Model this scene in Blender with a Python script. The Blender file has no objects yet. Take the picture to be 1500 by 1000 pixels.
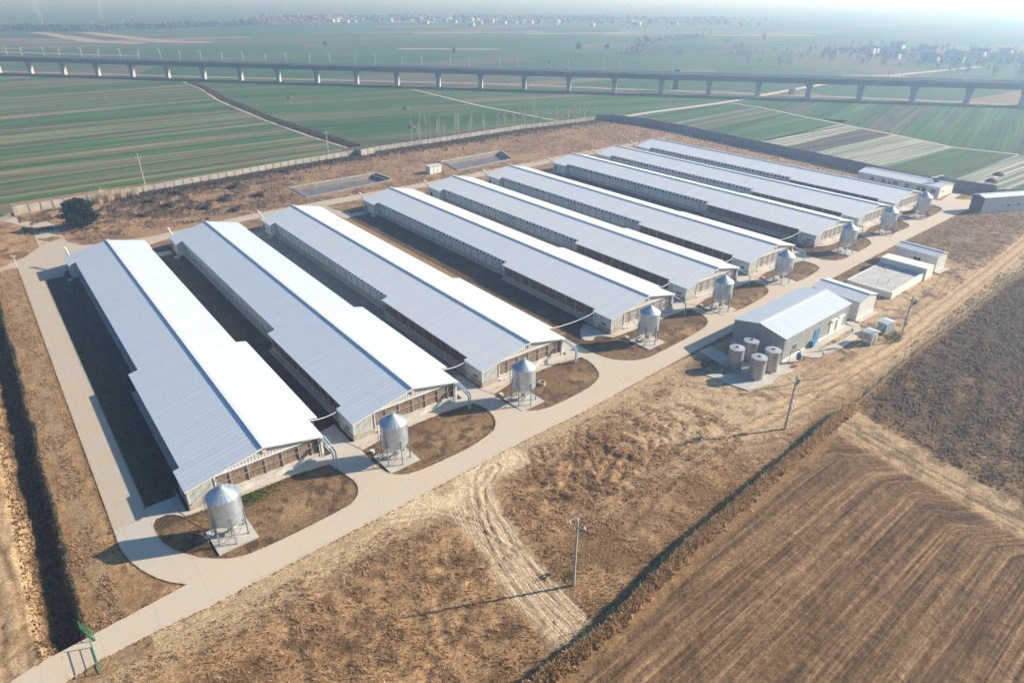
import bpy, math, random
import numpy as np
from mathutils import Vector, Matrix
from mathutils.geometry import delaunay_2d_cdt
random.seed(7)
RNG = np.random.default_rng(11)
scene = bpy.context.scene
COL = scene.collection

# ------------------------------------------------------------------ camera, sky, sun, exposure
def make_camera():
    yaw, pitch, roll = 0.6685, 0.4795, 0.0053
    f = Vector((math.sin(yaw)*math.cos(pitch), math.cos(yaw)*math.cos(pitch), -math.sin(pitch)))
    rt = Vector((math.cos(yaw), -math.sin(yaw), 0.0)); up = rt.cross(f)
    r2 = rt*math.cos(roll)+up*math.sin(roll); u2 = -rt*math.sin(roll)+up*math.cos(roll)
    cd = bpy.data.cameras.new('camera'); c = bpy.data.objects.new('camera', cd); COL.objects.link(c)
    m = Matrix((r2, u2, -f)).transposed().to_4x4(); m.translation = Vector((-17.9995, -72.891, 55.932))
    c.matrix_world = m
    cd.sensor_width = 36.0; cd.lens = 980.72/1500*36.0; cd.clip_start = 1.0; cd.clip_end = 30000.0
    scene.camera = c
make_camera()
SUN_AZ, SUN_EL = math.radians(114.5), math.radians(26.8)   # azimuth clockwise from +Y
world = bpy.data.worlds.new('World'); scene.world = world; world.use_nodes = True
wn = world.node_tree; bg = wn.nodes['Background']; sky = wn.nodes.new('ShaderNodeTexSky')
sky.sky_type = 'NISHITA'; sky.sun_disc = False; sky.sun_elevation = SUN_EL; sky.sun_rotation = SUN_AZ
sky.air_density = 1.6; sky.dust_density = 4.5; sky.ozone_density = 4.0
tint = wn.nodes.new('ShaderNodeMix'); tint.data_type = 'RGBA'; tint.blend_type = 'MULTIPLY'; tint.inputs[0].default_value = 1.0; tint.inputs[7].default_value = (.46,.84,1.24,1)   # clear cold winter sky
wn.links.new(sky.outputs[0], tint.inputs[6]); wn.links.new(tint.outputs[2], bg.inputs[0]); bg.inputs[1].default_value = 0.06
sl = bpy.data.lights.new('sun', 'SUN'); sl.energy = 5.0; sl.angle = math.radians(0.6); sl.color = (1.0, 0.88, 0.72)
so = bpy.data.objects.new('sun', sl); COL.objects.link(so)
sd = Vector((math.sin(SUN_AZ)*math.cos(SUN_EL), math.cos(SUN_AZ)*math.cos(SUN_EL), math.sin(SUN_EL)))
so.rotation_euler = sd.to_track_quat('Z', 'Y').to_euler(); so.location = (60, -60, 120)
vs = scene.view_settings; vs.view_transform = 'Standard'; vs.look = 'None'; vs.exposure = 0.74; vs.gamma = 1.0; vs.use_curve_mapping = False
try:
    scene.cycles.volume_bounces = 3; scene.cycles.volume_step_rate = 1.0
except Exception: pass

# ------------------------------------------------------------------ helpers
class MB:
    def __init__(s): s.v = []; s.f = []
    def add(s, vs_, fs):
        o = len(s.v); s.v += [tuple(p) for p in vs_]; s.f += [tuple(i+o for i in q) for q in fs]; return s
    def box(s, x0, x1, y0, y1, z0, z1):
        return s.add([(x0,y0,z0),(x1,y0,z0),(x1,y1,z0),(x0,y1,z0),(x0,y0,z1),(x1,y0,z1),(x1,y1,z1),(x0,y1,z1)],
                     [(0,3,2,1),(4,5,6,7),(0,1,5,4),(1,2,6,5),(2,3,7,6),(3,0,4,7)])
    def obox(s, c, e1, L, W, z0, z1):          # box along direction e1 (2D) centred at c
        e1 = Vector(e1).normalized(); e2 = Vector((-e1.y, e1.x)); c = Vector(c); P = []
        for z in (z0, z1):
            for a, b in ((-1,-1),(1,-1),(1,1),(-1,1)):
                q = c+e1*(a*L/2)+e2*(b*W/2); P.append((q.x,q.y,z))
        return s.add(P, [(0,3,2,1),(4,5,6,7),(0,1,5,4),(1,2,6,5),(2,3,7,6),(3,0,4,7)])
    def prism(s, poly, z0, z1):                # poly 2D ccw; z1 number or function
        n = len(poly); zt = z1 if callable(z1) else (lambda x, y: z1)
        P = [(x,y,z0(x,y) if callable(z0) else z0) for x,y in poly]+[(x,y,zt(x,y)) for x,y in poly]
        return s.add(P, [tuple(range(n-1,-1,-1)), tuple(range(n,2*n))]+[(i,(i+1)%n,n+(i+1)%n,n+i) for i in range(n)])
    def tube(s, pts, r, n=8, cap=True, r1=None):
        pts = [Vector(p) for p in pts]; m = len(pts); rings = []
        for i, p in enumerate(pts):
            if i == 0: d = pts[1]-p
            elif i == m-1: d = p-pts[i-1]
            else: d = (pts[i+1]-p).normalized()+(p-pts[i-1]).normalized()
            d.normalize(); a = Vector((0,0,1)) if abs(d.z) < .9 else Vector((1,0,0))
            u = d.cross(a).normalized(); w = d.cross(u)
            rr = r if r1 is None else r+(r1-r)*i/(m-1)
            rings.append([p+u*math.cos(2*math.pi*k/n)*rr+w*math.sin(2*math.pi*k/n)*rr for k in range(n)])
        V = [q for ring in rings for q in ring]
        F = [(i*n+k, i*n+(k+1)%n, (i+1)*n+(k+1)%n, (i+1)*n+k) for i in range(m-1) for k in range(n)]
        if cap: F += [tuple(range(n-1,-1,-1)), tuple((m-1)*n+k for k in range(n))]
        return s.add(V, F)
    def lathe(s, prof, n=24, c=(0,0,0)):       # prof [(r,z)]
        V = [(c[0]+r*math.cos(2*math.pi*k/n), c[1]+r*math.sin(2*math.pi*k/n), c[2]+z) for r,z in prof for k in range(n)]
        F = [(i*n+k, i*n+(k+1)%n, (i+1)*n+(k+1)%n, (i+1)*n+k) for i in range(len(prof)-1) for k in range(n)]
        F += [tuple(range(n-1,-1,-1)), tuple((len(prof)-1)*n+k for k in range(n))]
        return s.add(V, F)
    def mesh(s, name, mat, smooth=False):
        me = bpy.data.meshes.new(name); me.from_pydata([tuple(p) for p in s.v], [], s.f); me.materials.append(mat)
        if smooth: me.shade_smooth(); me.set_sharp_from_angle(angle=math.radians(35))
        me.update(); return me
SPLIT = {'end_wall_panel','side_wall','base_wall','apron_slab','long_wall','end_wall','corner_column','parapet','track_bed','base_course','downpipe','vessel_leg','long_window','shelter_wall','cross_brace','stand','black_pipe'}
def islands(mb):
    par = list(range(len(mb.v)))
    def find(a):
        while par[a] != a: par[a] = par[par[a]]; a = par[a]
        return a
    for f in mb.f:
        for q in f[1:]: par[find(q)] = find(f[0])
    groups = {}
    for f in mb.f: groups.setdefault(find(f[0]), []).append(f)
    out = []
    for fs in groups.values():
        ids = sorted({i for f in fs for i in f}); mp = {i: k for k, i in enumerate(ids)}; q = MB(); q.v = [mb.v[i] for i in ids]; q.f = [tuple(mp[i] for i in f) for f in fs]; out.append(q)
    return out
def obj(name, mb, mat, parent=None, loc=None, smooth=False):
    if name in SPLIT and isinstance(mb, MB):
        ps = islands(mb)
        if 1 < len(ps) <= 14:
            r = [obj1(name, p, mat, parent, loc, smooth) for p in ps]; return r[0]
    return obj1(name, mb, mat, parent, loc, smooth)
def obj1(name, mb, mat, parent=None, loc=None, smooth=False):
    me = mb.mesh(name, mat, smooth) if isinstance(mb, MB) else mb
    o = bpy.data.objects.new(name, me); COL.objects.link(o)
    if parent: o.parent = parent
    if loc is not None: o.location = loc
    return o
def tag(o, label, cat, group=None, kind=None):
    if label: o['label'] = label
    if cat: o['category'] = cat
    if group: o['group'] = group
    if kind: o['kind'] = kind
    return o
def thing(name, label, cat, loc=(0,0,0), rz=0, group=None):
    o = bpy.data.objects.new(name, None); COL.objects.link(o); o.location = loc; o.rotation_euler = (0,0,rz)
    o.empty_display_size = 0.5
    return tag(o, label, cat, group)
KIDS = {}
def copy_tree(o, parent=None):
    c = o.copy(); COL.objects.link(c)
    if parent: c.parent = parent
    for ch in KIDS.setdefault(o.name, [x for x in COL.objects if x.parent == o]): copy_tree(ch, c)
    return c
def dup(root, loc, rz=None, label=None, sc=None):
    c = copy_tree(root); c.location = loc
    if rz is not None: c.rotation_euler = (0,0,rz)
    if sc is not None: c.scale = sc if hasattr(sc,'__len__') else (sc,sc,sc)
    if label: c['label'] = label
    return c
ORD = ['zeroth','first','second','third','fourth','fifth','sixth','seventh','eighth','ninth','tenth','eleventh','twelfth','thirteenth','fourteenth','fifteenth','sixteenth','seventeenth','eighteenth','nineteenth','twentieth']
def nth(i):
    if i <= 20: return ORD[i]
    return '%d%s' % (i, {1:'st',2:'nd',3:'rd'}.get(i%10, 'th'))

# numpy noise
def _h(ix, iy, s):
    n = (ix.astype(np.int64)*374761393+iy.astype(np.int64)*668265263+s*974634777) & 0x7fffffff
    n = ((n ^ (n >> 13))*1274126177) & 0x7fffffff
    return ((n ^ (n >> 16)) & 0xffff)/65535.0
def vnoise(x, y, s=0):
    ix = np.floor(x); iy = np.floor(y); fx = x-ix; fy = y-iy; fx = fx*fx*(3-2*fx); fy = fy*fy*(3-2*fy)
    a = _h(ix,iy,s); b = _h(ix+1,iy,s); c = _h(ix,iy+1,s); d = _h(ix+1,iy+1,s)
    return (a*(1-fx)+b*fx)*(1-fy)+(c*(1-fx)+d*fx)*fy
def fbm(x, y, s=0, o=4):
    r = 0; a = 1; t = 0
    for k in range(o):
        r = r+a*vnoise(x, y, s+k*17); t += a; a *= .55; x = x*2.03+3.1; y = y*2.03+1.7
    return r/t
def sm(a, b, x):
    t = np.clip((x-a)/(b-a), 0, 1); return t*t*(3-2*t)
def dpoly(x, y, pts):                           # distance to a polyline
    d = np.full(np.shape(x), 1e9)
    for (x0,y0),(x1,y1) in zip(pts[:-1], pts[1:]):
        dx = x1-x0; dy = y1-y0; t = np.clip(((x-x0)*dx+(y-y0)*dy)/(dx*dx+dy*dy), 0, 1)
        d = np.minimum(d, np.hypot(x-x0-t*dx, y-y0-t*dy))
    return d
def inpoly(x, y, poly):
    r = np.zeros(np.shape(x), bool); n = len(poly)
    for i in range(n):
        x0,y0 = poly[i]; x1,y1 = poly[(i+1)%n]
        if y0 == y1: continue
        r ^= ((y0 > y) != (y1 > y)) & (x < (x1-x0)*(y-y0)/(y1-y0)+x0)
    return r

# ------------------------------------------------------------------ materials
def newmat(name):
    m = bpy.data.materials.new(name); m.use_nodes = True; nt = m.node_tree; b = nt.nodes['Principled BSDF']; return m, nt, b
def N(nt, t, **k):
    n = nt.nodes.new(t)
    for a, v in k.items(): setattr(n, a, v)
    return n
def mathn(nt, op, a, b=None, clamp=False):
    n = N(nt, 'ShaderNodeMath', operation=op); n.use_clamp = clamp
    for i, q in enumerate((a, b)):
        if q is None: continue
        if isinstance(q, (int, float)): n.inputs[i].default_value = q
        else: nt.links.new(q, n.inputs[i])
    return n.outputs[0]
def mixc(nt, f, a, b, mode='MIX'):
    n = N(nt, 'ShaderNodeMix', data_type='RGBA', blend_type=mode)
    for i, q in ((0, f), (6, a), (7, b)):
        if isinstance(q, (int, float)): n.inputs[i].default_value = q
        elif isinstance(q, tuple): n.inputs[i].default_value = (*q, 1) if len(q) == 3 else q
        else: nt.links.new(q, n.inputs[i])
    return n.outputs[2]
def coords(nt, kind='Object', scale=(1,1,1), rot=0):
    t = N(nt, 'ShaderNodeTexCoord'); m = N(nt, 'ShaderNodeMapping'); m.inputs['Scale'].default_value = scale
    m.inputs['Rotation'].default_value = (0,0,rot); nt.links.new(t.outputs[kind], m.inputs[0]); return m.outputs[0]
def noise(nt, vec, sc, det=3, rough=.55, dist=0.):
    n = N(nt, 'ShaderNodeTexNoise'); n.inputs['Scale'].default_value = sc; n.inputs['Detail'].default_value = det
    n.inputs['Roughness'].default_value = rough; n.inputs['Distortion'].default_value = dist; nt.links.new(vec, n.inputs['Vector']); return n.outputs['Fac']
def ramp(nt, f, stops):
    n = N(nt, 'ShaderNodeValToRGB'); e = n.color_ramp.elements
    while len(e) < len(stops): e.new(.5)
    for q, (p, c) in zip(e, stops): q.position = p; q.color = (*c, 1) if hasattr(c, '__len__') else (c,c,c,1)
    nt.links.new(f, n.inputs[0]); return n.outputs[0]
def bump(nt, b, h, st=.3, d=.05):
    n = N(nt, 'ShaderNodeBump'); n.inputs['Strength'].default_value = st; n.inputs['Distance'].default_value = d
    nt.links.new(h, n.inputs['Height']); nt.links.new(n.outputs[0], b.inputs['Normal'])
def mat(name, col, rough=.6, metal=0., var=.12, sc=1.5, spec=.5, rib=None, bmp=0.):
    m, nt, b = newmat(name); v = coords(nt)
    f = noise(nt, v, sc, 4)
    c0 = tuple(max(0, c*(1-var*1.6)) for c in col); c1 = tuple(min(1, c*(1+var*1.2)) for c in col)
    c = ramp(nt, f, [(.3, c0), (.7, c1)])
    b.inputs['Roughness'].default_value = rough; b.inputs['Metallic'].default_value = metal; b.inputs['Specular IOR Level'].default_value = spec
    if rib:                                    # rib = (axis vector scale, depth) : corrugation with sheet joints
        ax, per, dep = rib; sp = N(nt, 'ShaderNodeSeparateXYZ'); nt.links.new(coords(nt), sp.inputs[0])
        q = sp.outputs['XYZ'.index(ax)]
        w = mathn(nt, 'SINE', mathn(nt, 'MULTIPLY', q, 2*math.pi/per)); k = mathn(nt, 'POWER', mathn(nt, 'ADD', mathn(nt, 'MULTIPLY', w, .5), .5), 3.)
        bump(nt, b, k, .6, dep)
        c = mixc(nt, mathn(nt, 'MULTIPLY', k, .10), c, tuple(x*.45 for x in col))
    elif bmp: bump(nt, b, noise(nt, v, sc*6, 4), .5, bmp)
    nt.links.new(c, b.inputs['Base Color'])
    return m
def roofmat(name, col, per=1.0, axis='Y', rough=.45, metal=.08, spec=.6):
    m, nt, b = newmat(name); sp = N(nt, 'ShaderNodeSeparateXYZ'); nt.links.new(coords(nt), sp.inputs[0]); q = sp.outputs['XYZ'.index(axis)]
    o = sp.outputs['XYZ'.index('X' if axis == 'Y' else 'Y')]
    cell = mathn(nt, 'FLOOR', mathn(nt, 'DIVIDE', q, per)); wn_ = N(nt, 'ShaderNodeTexWhiteNoise', noise_dimensions='1D'); nt.links.new(cell, wn_.inputs['W'])
    fr = mathn(nt, 'FRACT', mathn(nt, 'DIVIDE', q, per)); rib = mathn(nt, 'LESS_THAN', fr, .13)
    sheets = mathn(nt, 'FRACT', mathn(nt, 'DIVIDE', o, 4.9)); lap = mathn(nt, 'LESS_THAN', sheets, .012)
    b.inputs['Coat Weight'].default_value = .3; b.inputs['Coat Roughness'].default_value = .35
    st = noise(nt, coords(nt, scale=(.25,1.,1.) if axis == 'Y' else (1.,.25,1.)), .8, 5, .6)
    c = mixc(nt, mathn(nt, 'MULTIPLY', wn_.outputs[0], .5), tuple(x*.93 for x in col), tuple(min(1, x*1.03) for x in col))
    c = mixc(nt, mathn(nt, 'MULTIPLY', rib, .22), c, tuple(x*.55 for x in col))
    c = mixc(nt, mathn(nt, 'MULTIPLY', lap, .25), c, tuple(x*.5 for x in col))
    c = mixc(nt, mathn(nt, 'MULTIPLY', ramp(nt, st, [(.5, 0.), (.85, 1.)]), .25), c, tuple(a*bb for a, bb in zip(col, (.72,.68,.6))))
    nt.links.new(c, b.inputs['Base Color']); b.inputs['Metallic'].default_value = metal; b.inputs['Specular IOR Level'].default_value = spec
    r = ramp(nt, st, [(.3, rough*.85), (.7, min(1, rough*1.25))]); nt.links.new(r, b.inputs['Roughness'])
    bump(nt, b, mathn(nt, 'MULTIPLY', mathn(nt, 'SUBTRACT', 1., mathn(nt, 'ABSOLUTE', mathn(nt, 'SUBTRACT', mathn(nt, 'MULTIPLY', fr, 8.), .5)), True), 1.), .5, .04)
    return m
def concmat(name, col, dirt, amt=.5, joint=5.0, dust_front=False):
    m, nt, b = newmat(name); v = coords(nt)
    a = noise(nt, v, .35, 6, .62, .4); f2 = noise(nt, v, 4., 5, .6); st = noise(nt, coords(nt, scale=(.18,1.,1.)), .9, 5, .65)
    c = mixc(nt, ramp(nt, f2, [(.3, 0.), (.75, .6)]), tuple(x*.86 for x in col), tuple(x*1.1 for x in col))
    k = mathn(nt, 'MULTIPLY', ramp(nt, mathn(nt, 'ADD', mathn(nt, 'MULTIPLY', a, .6), mathn(nt, 'MULTIPLY', st, .4)), [(.42, 0.), (.62, 1.)]), amt)
    sp = N(nt, 'ShaderNodeSeparateXYZ'); nt.links.new(v, sp.inputs[0])
    if dust_front:                             # the main road is dusty with soil carried by trucks, the side lane is clean
        mr = N(nt, 'ShaderNodeMapRange'); mr.inputs[1].default_value = 1.; mr.inputs[2].default_value = -9.; mr.inputs[3].default_value = 0.; mr.inputs[4].default_value = 1.
        nt.links.new(mathn(nt, 'SUBTRACT', sp.outputs[1], mathn(nt, 'MULTIPLY', sp.outputs[0], .045)), mr.inputs[0]); c = mixc(nt, mr.outputs[0], c, mixc(nt, f2, (.50,.43,.345), (.60,.52,.42))); k = mathn(nt, 'MULTIPLY', k, mathn(nt, 'ADD', mathn(nt, 'MULTIPLY', mr.outputs[0], .45), .12), True)
    c = mixc(nt, k, c, dirt)
    if joint:
        for ax, jj in ((0, joint), (1, joint*.9)):
            fr = mathn(nt, 'FRACT', mathn(nt, 'ADD', mathn(nt, 'DIVIDE', sp.outputs[ax], jj), .37)); c = mixc(nt, mathn(nt, 'MULTIPLY', mathn(nt, 'LESS_THAN', fr, .012), .22), c, tuple(x*.35 for x in col))
        vo = N(nt, 'ShaderNodeTexVoronoi', feature='DISTANCE_TO_EDGE'); vo.inputs['Scale'].default_value = .16; nt.links.new(coords(nt), vo.inputs[0])
        ck = mathn(nt, 'MULTIPLY', mathn(nt, 'LESS_THAN', vo.outputs[0], .004), mathn(nt, 'GREATER_THAN', a, .56)); c = mixc(nt, mathn(nt, 'MULTIPLY', ck, .35), c, tuple(x*.4 for x in col))
    nt.links.new(c, b.inputs['Base Color']); b.inputs['Roughness'].default_value = .88; b.inputs['Specular IOR Level'].default_value = .3
    bump(nt, b, f2, .3, .02); return m
M = {}
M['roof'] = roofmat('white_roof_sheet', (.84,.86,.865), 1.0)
M['roof_dim_lit'] = roofmat('dim_lit_bluish_roof_sheet', (.70,.77,.82), 1.0); M['roof_bright_lit'] = roofmat('bright_lit_white_roof_sheet', (.90,.90,.89), 1.0)  # barn roof colours carry the fall of light: dimmer near, brighter far
M['roof_grey'] = roofmat('pale_grey_roof_sheet', (.60,.66,.72), 1.0, 'X')
M['roof_x'] = roofmat('white_roof_sheet_across', (.74,.76,.79), 1.0, 'X')
M['ridge'] = mat('ridge_metal', (.72,.75,.78), .4, var=.05)
M['trimwhite'] = mat('white_trim', (.72,.72,.70), .5, var=.08)
M['wall'] = mat('pale_wall_panel', (.50,.51,.49), .6, var=.07, rib=('X', .9, .02))
M['wallside'] = mat('pale_side_panel', (.52,.57,.58), .6, var=.10, rib=('Y', .95, .02))
M['gable'] = mat('corrugated_gable', (.52,.53,.51), .5, var=.05, rib=('X', .42, .06))
M['plinth'] = mat('painted_plinth', (.55,.52,.47), .85, var=.16, sc=.9)
M['block'] = mat('rendered_base_wall', (.40,.35,.28), .9, var=.2, sc=1.2)
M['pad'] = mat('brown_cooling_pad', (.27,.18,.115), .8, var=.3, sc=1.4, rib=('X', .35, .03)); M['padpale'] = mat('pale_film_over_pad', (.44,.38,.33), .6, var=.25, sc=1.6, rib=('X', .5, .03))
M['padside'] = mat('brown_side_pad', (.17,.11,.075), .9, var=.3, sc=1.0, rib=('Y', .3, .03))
M['steel'] = mat('galvanised_frame', (.46,.47,.47), .5, .3, var=.1)
M['postdark'] = mat('dark_steel_post', (.10,.13,.16), .5, .2)
M['hood'] = mat('blue_grey_inlet_hood', (.50,.66,.78), .5, var=.06)
M['dark'] = mat('dark_opening', (.015,.017,.02), .5)
M['door'] = mat('pale_door', (.45,.50,.52), .5)
M['glass'] = mat('dark_window_glass', (.03,.04,.05), .12, spec=.8)
M['pipe'] = mat('pale_blue_plastic_pipe', (.42,.56,.66), .35, var=.06)
M['whitepipe'] = mat('white_pipe', (.75,.75,.73), .4, var=.05)
M['galv'] = mat('galvanised_silo_sheet', (.58,.64,.69), .34, .75, var=.12, sc=2.2, rib=('Z', .14, .03))
M['galvcone'] = mat('galvanised_cone_sheet', (.62,.67,.71), .36, .7, var=.12, sc=1.2)
M['leg'] = mat('galvanised_leg', (.26,.31,.34), .5, .3)
M['conc'] = concmat('clean_concrete', (.56,.54,.50), (.40,.31,.21), .5, 0)
M['road'] = concmat('road_concrete', (.54,.50,.44), (.60,.45,.30), 1.0, 5.0, True)
M['backroad'] = concmat('dusty_lane_concrete', (.50,.45,.38), (.50,.38,.25), .9, 5.0)
M['red'] = mat('red_painted_steel', (.45,.04,.03), .5)
M['blue'] = mat('blue_painted_steel', (.06,.22,.42), .5)
M['green'] = mat('green_painted_steel', (.02,.26,.10), .5)
M['tank'] = mat('ribbed_stainless_tank', (.43,.42,.415), .36, .3, var=.10)
M['tanktop'] = mat('stainless_tank_lid', (.55,.54,.56), .4, .4)
M['clad'] = mat('grey_wall_cladding', (.34,.35,.34), .55, var=.08, rib=('X', .55, .05))
M['cladend'] = mat('grey_end_cladding', (.36,.38,.39), .55, var=.08, rib=('Y', .55, .05))
M['cladwhite'] = mat('white_wall_cladding', (.66,.66,.64), .55, var=.06, rib=('Y', .5, .03))
M['cladwhitex'] = mat('white_wall_cladding_across', (.66,.66,.64), .55, var=.06, rib=('X', .5, .03))
M['plaster'] = mat('white_plaster', (.74,.72,.68), .8, var=.06)
M['deckgrey'] = mat('grey_basin_deck', (.47,.46,.44), .85, var=.1, sc=.5)
M['polec'] = mat('concrete_pole', (.46,.44,.42), .8, var=.08)
M['wire'] = mat('grey_wire', (.35,.34,.33), .5)
M['black'] = mat('black_rubber', (.02,.02,.022), .6)
M['wallconc'] = mat('precast_wall_panel', (.42,.38,.32), .9, var=.16, sc=.35)
M['wallpost'] = mat('precast_wall_post', (.25,.24,.22), .9)
M['bridge'] = mat('viaduct_concrete', (.30,.31,.32), .8, var=.1, sc=.1)
M['pier'] = mat('viaduct_pier_concrete', (.46,.45,.42), .8, var=.08, sc=.2)
M['mast'] = mat('grey_mast', (.50,.52,.54), .5)
M['bark'] = mat('pale_bark', (.50,.44,.37), .9)
M['twig'] = mat('grey_twig', (.46,.41,.36), .9)
M['conifer'] = mat('dark_conifer_leaf', (.020,.040,.014), .8, var=.5, sc=2.)
M['farleaf'] = mat('distant_foliage', (.05,.075,.045), .9, var=.35, sc=.2)
M['fartwig'] = mat('distant_bare_twigs', (.20,.17,.14), .9, var=.3, sc=.2)
M['shrub'] = mat('dry_shrub', (.10,.075,.05), .9, var=.4, sc=1.)
M['reed'] = mat('dry_reed', (.58,.46,.30), .9, var=.3)
M['housewhite'] = mat('white_house_wall', (.52,.52,.50), .8)
M['houseroof'] = mat('grey_tiled_roof', (.13,.16,.20), .8, var=.2)
M['houseroofred'] = mat('orange_brick_wall', (.42,.20,.11), .8, var=.2)
M['soilheap'] = mat('soil_heap', (.14,.10,.07), .95, var=.3)
M['poolwater'] = mat('dark_pond_water', (.10,.095,.10), .12, var=.1, spec=.6)
M['liner'] = mat('grey_pond_liner', (.20,.19,.18), .6, var=.15)
M['mesh'] = mat('green_wire_mesh', (.04,.11,.06), .6)
M['signred'] = mat('orange_sign_ring', (.55,.17,.06), .5)
M['lamp'] = mat('white_lamp_housing', (.8,.8,.76), .3)
M['debris'] = mat('pale_rubble', (.42,.38,.32), .9, var=.2)

# ------------------------------------------------------------------ ground sheet
BARN = [(0.0,0.0),(22.11,.75),(44.72,1.45),(74.59,2.28),(97.15,3.19),(120.08,4.04),(149.51,5.15),(172.03,5.99),(194.4,6.93)]
PONDS = [[(59,125.5),(87.5,128.8),(87.2,138.5),(59.2,137.5)],[(115.5,127.0),(139.5,129.6),(144.,141.5),(118,139.6)]]
FENCE = [(-30,-43.4),(7.1,-43.0),(17.1,-42.9),(31.9,-40.8),(77.7,-37.2),(93.6,-35.8),(164,-32.4),(260,-28)]
BACKW = [(-13.5,157.6),(10,158.8),(26,160.2),(46,163.),(71.5,166.9),(96.3,169.1)]
BACKW2 = [(104.5,170.3),(136,171.),(181,173.6),(226.2,170.5)]
RIGHTW = [(226.2,170.5),(233.5,165.5),(237.5,150.),(237.5,125),(233.5,88.8),(231,60.4),(227.5,30.0),(228.5,9.8),(230.5,-2.9)]
TRACKA = [(27,-15.5),(21.5,-15.2),(18.8,-18.5),(17.3,-24),(16.0,-30),(15.0,-36),(14.9,-41)]
TRACKB = [(10,-15.6),(14,-16.5),(16.5,-20),(16.9,-26),(16.0,-32),(15.0,-40)]
TRACKF = [(30,-33.5),(42,-31),(56,-30.5),(70,-31.5),(84,-31.6),(100,-32.0),(125,-30.2),(160,-27.8),(230,-22)]
def interp(x, pts): return np.interp(x, [p[0] for p in pts], [p[1] for p in pts])
def ground_fn(X, Y):
    global AUX; AUX = np.zeros(X.shape+(4,), np.float32)
    yF = interp(X, FENCE); s = Y-yF                                  # >0 compound side
    n1 = fbm(X*.09, Y*.09, 1, 4); n2 = fbm(X*.35, Y*.35, 2, 4); n3 = fbm(X*1.3, Y*1.3, 3, 3); n4 = fbm(X*.035, Y*.035, 4, 3)
    n5 = fbm(X*.8, Y*.8, 9, 3)
    Z = (n2-.5)*.10+(n3-.5)*.05
    C = np.zeros(X.shape+(3,))
    def setc(mask, col): 
        m = mask[..., None]; C[:] = C*(1-m)+np.array(col)*m
    tan = np.array((.40,.27,.16)); brown = np.array((.20,.128,.072)); dark = np.array((.075,.048,.03)); sand = np.array((.50,.395,.275))
    # base: dry grass, brown to straw
    k = sm(.36,.62,n2*.55+n1*.45); C[:] = (brown*(1-k[...,None])+tan*k[...,None])
    setc(sm(.56,.70,n1*.5+n5*.5)*.75, dark)
    # scrub south of the main road : golden dry grass with dark clumps, rough heaps in the middle
    so_ = (Y < -12)&(s > 0)
    rough = np.exp(-(((X-38)/15)**2+((Y+24)/6.0)**2)*.9)+.5*np.exp(-(((X+2)/20)**2+((Y+34)/9.)**2)*.8)
    rough = np.clip(rough, 0, 1)*sm(-14.5,-18,Y)
    Z += rough*(fbm(X*.42, Y*.42, 31, 4)-.42)*.8+rough*(fbm(X*.95+Y*.5, Y*1.1-X*.3, 35, 4)-.5)*1.0
    dk = sm(.52,.66,fbm(X*.30+n2, Y*.42, 33, 4))*sm(.1,.6,rough)
    setc(dk*.35, (.10,.062,.035))
    rust = sm(.5,.66,n4*.5+n2*.5)*(X < 60)*so_; setc(rust*.18, (.30,.17,.085))
    # bare sandy ground around the service buildings and along the road
    sd1 = sm(0,1,np.exp(-(((X-64)/16)**2+((Y+25)/8.5)**2))*1.9)*so_
    sd2 = sm(78,100,X)*sm(-10,-15,Y)*(s > 0)*(1-sm(170,205,X)*.6)
    sd3 = sm(6.0,1.0,np.abs(Y-np.interp(X,[-28,0,12,30,56,69,126,200],[-17,-16.5,-15.8,-14.6,-13.6,-12.2,-9.6,-5.5])))*.9
    sdm = np.clip(np.maximum(np.maximum(sd1, sd2*.85), sd3), 0, 1)*sm(.25,.6,n2*.5+n3*.5+.18)
    setc(sdm*(Y < -3), sand*.93)
    tmF = sm(3.0,1.6,dpoly(X,Y,TRACKF)); bl = sm(.55,.67,n2*.4+n5*.6)*np.maximum(sd1,sd2); setc(bl*.7*(s > 1), (.17,.12,.08)); pk = sm(.50,.60,fbm(X*.16,Y*.22,301,4))*sm(.42,.55,n5)*(X > 84)*(Y < -8)*(s > 3.5)*(1-tmF); setc(pk*.8, (.115,.085,.06)); setc(np.exp(-(((X-69)/4)**2+((Y+15)/2.2)**2))*sm(.35,.5,n2), (.12,.10,.085))
    # rougher ground tint between buildings and fence
    # tyre tracks
    def ruts(pts, offs, w=.16, dep=.10, wob=.25, seed=0, dens=1.):
        nonlocal Z
        d = dpoly(X+(fbm(X*.5,Y*.5,seed+50,2)-.5)*wob, Y+(fbm(X*.5,Y*.5,seed+60,2)-.5)*wob, pts)
        for o in offs:
            r = np.exp(-((d-o)/w)**2)*(.45+.55*vnoise(X*.7,Y*.7,seed+int(o*31)))*dens; Z = Z-r*dep; setc(r*.55, (.15,.10,.065))
            r2 = np.exp(-((d-o-w*2.0)/w)**2); Z = Z+r2*dep*.5
    dA = dpoly(X+(n2-.5)*2.5, Y+(n2-.5)*2., TRACKA); dB = dpoly(X+(n2-.5)*2., Y+(n1-.5)*2., TRACKB)
    tm = np.clip(sm(3.2,1.6,dA)+sm(2.8,1.4,dB), 0, 1)*sm(-43.2,-40.5,Y); Z = Z*(1-tm*.7); setc(tm*.95, (.64,.53,.40))
    ruts(TRACKA, (.1,1.4), seed=1, wob=.2, dens=.5, w=.15, dep=.10);  ruts([(24,-15.3),(20,-17.5),(17,-22),(14.5,-29),(13.2,-38.5)], (.2,1.2), seed=15, wob=.3, w=.12, dep=.12); ruts([(8,-15.5),(13,-18),(16,-23),(17.2,-30),(16.8,-40)], (.1,.9), seed=25, wob=.3, w=.12, dep=.12)
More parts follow.
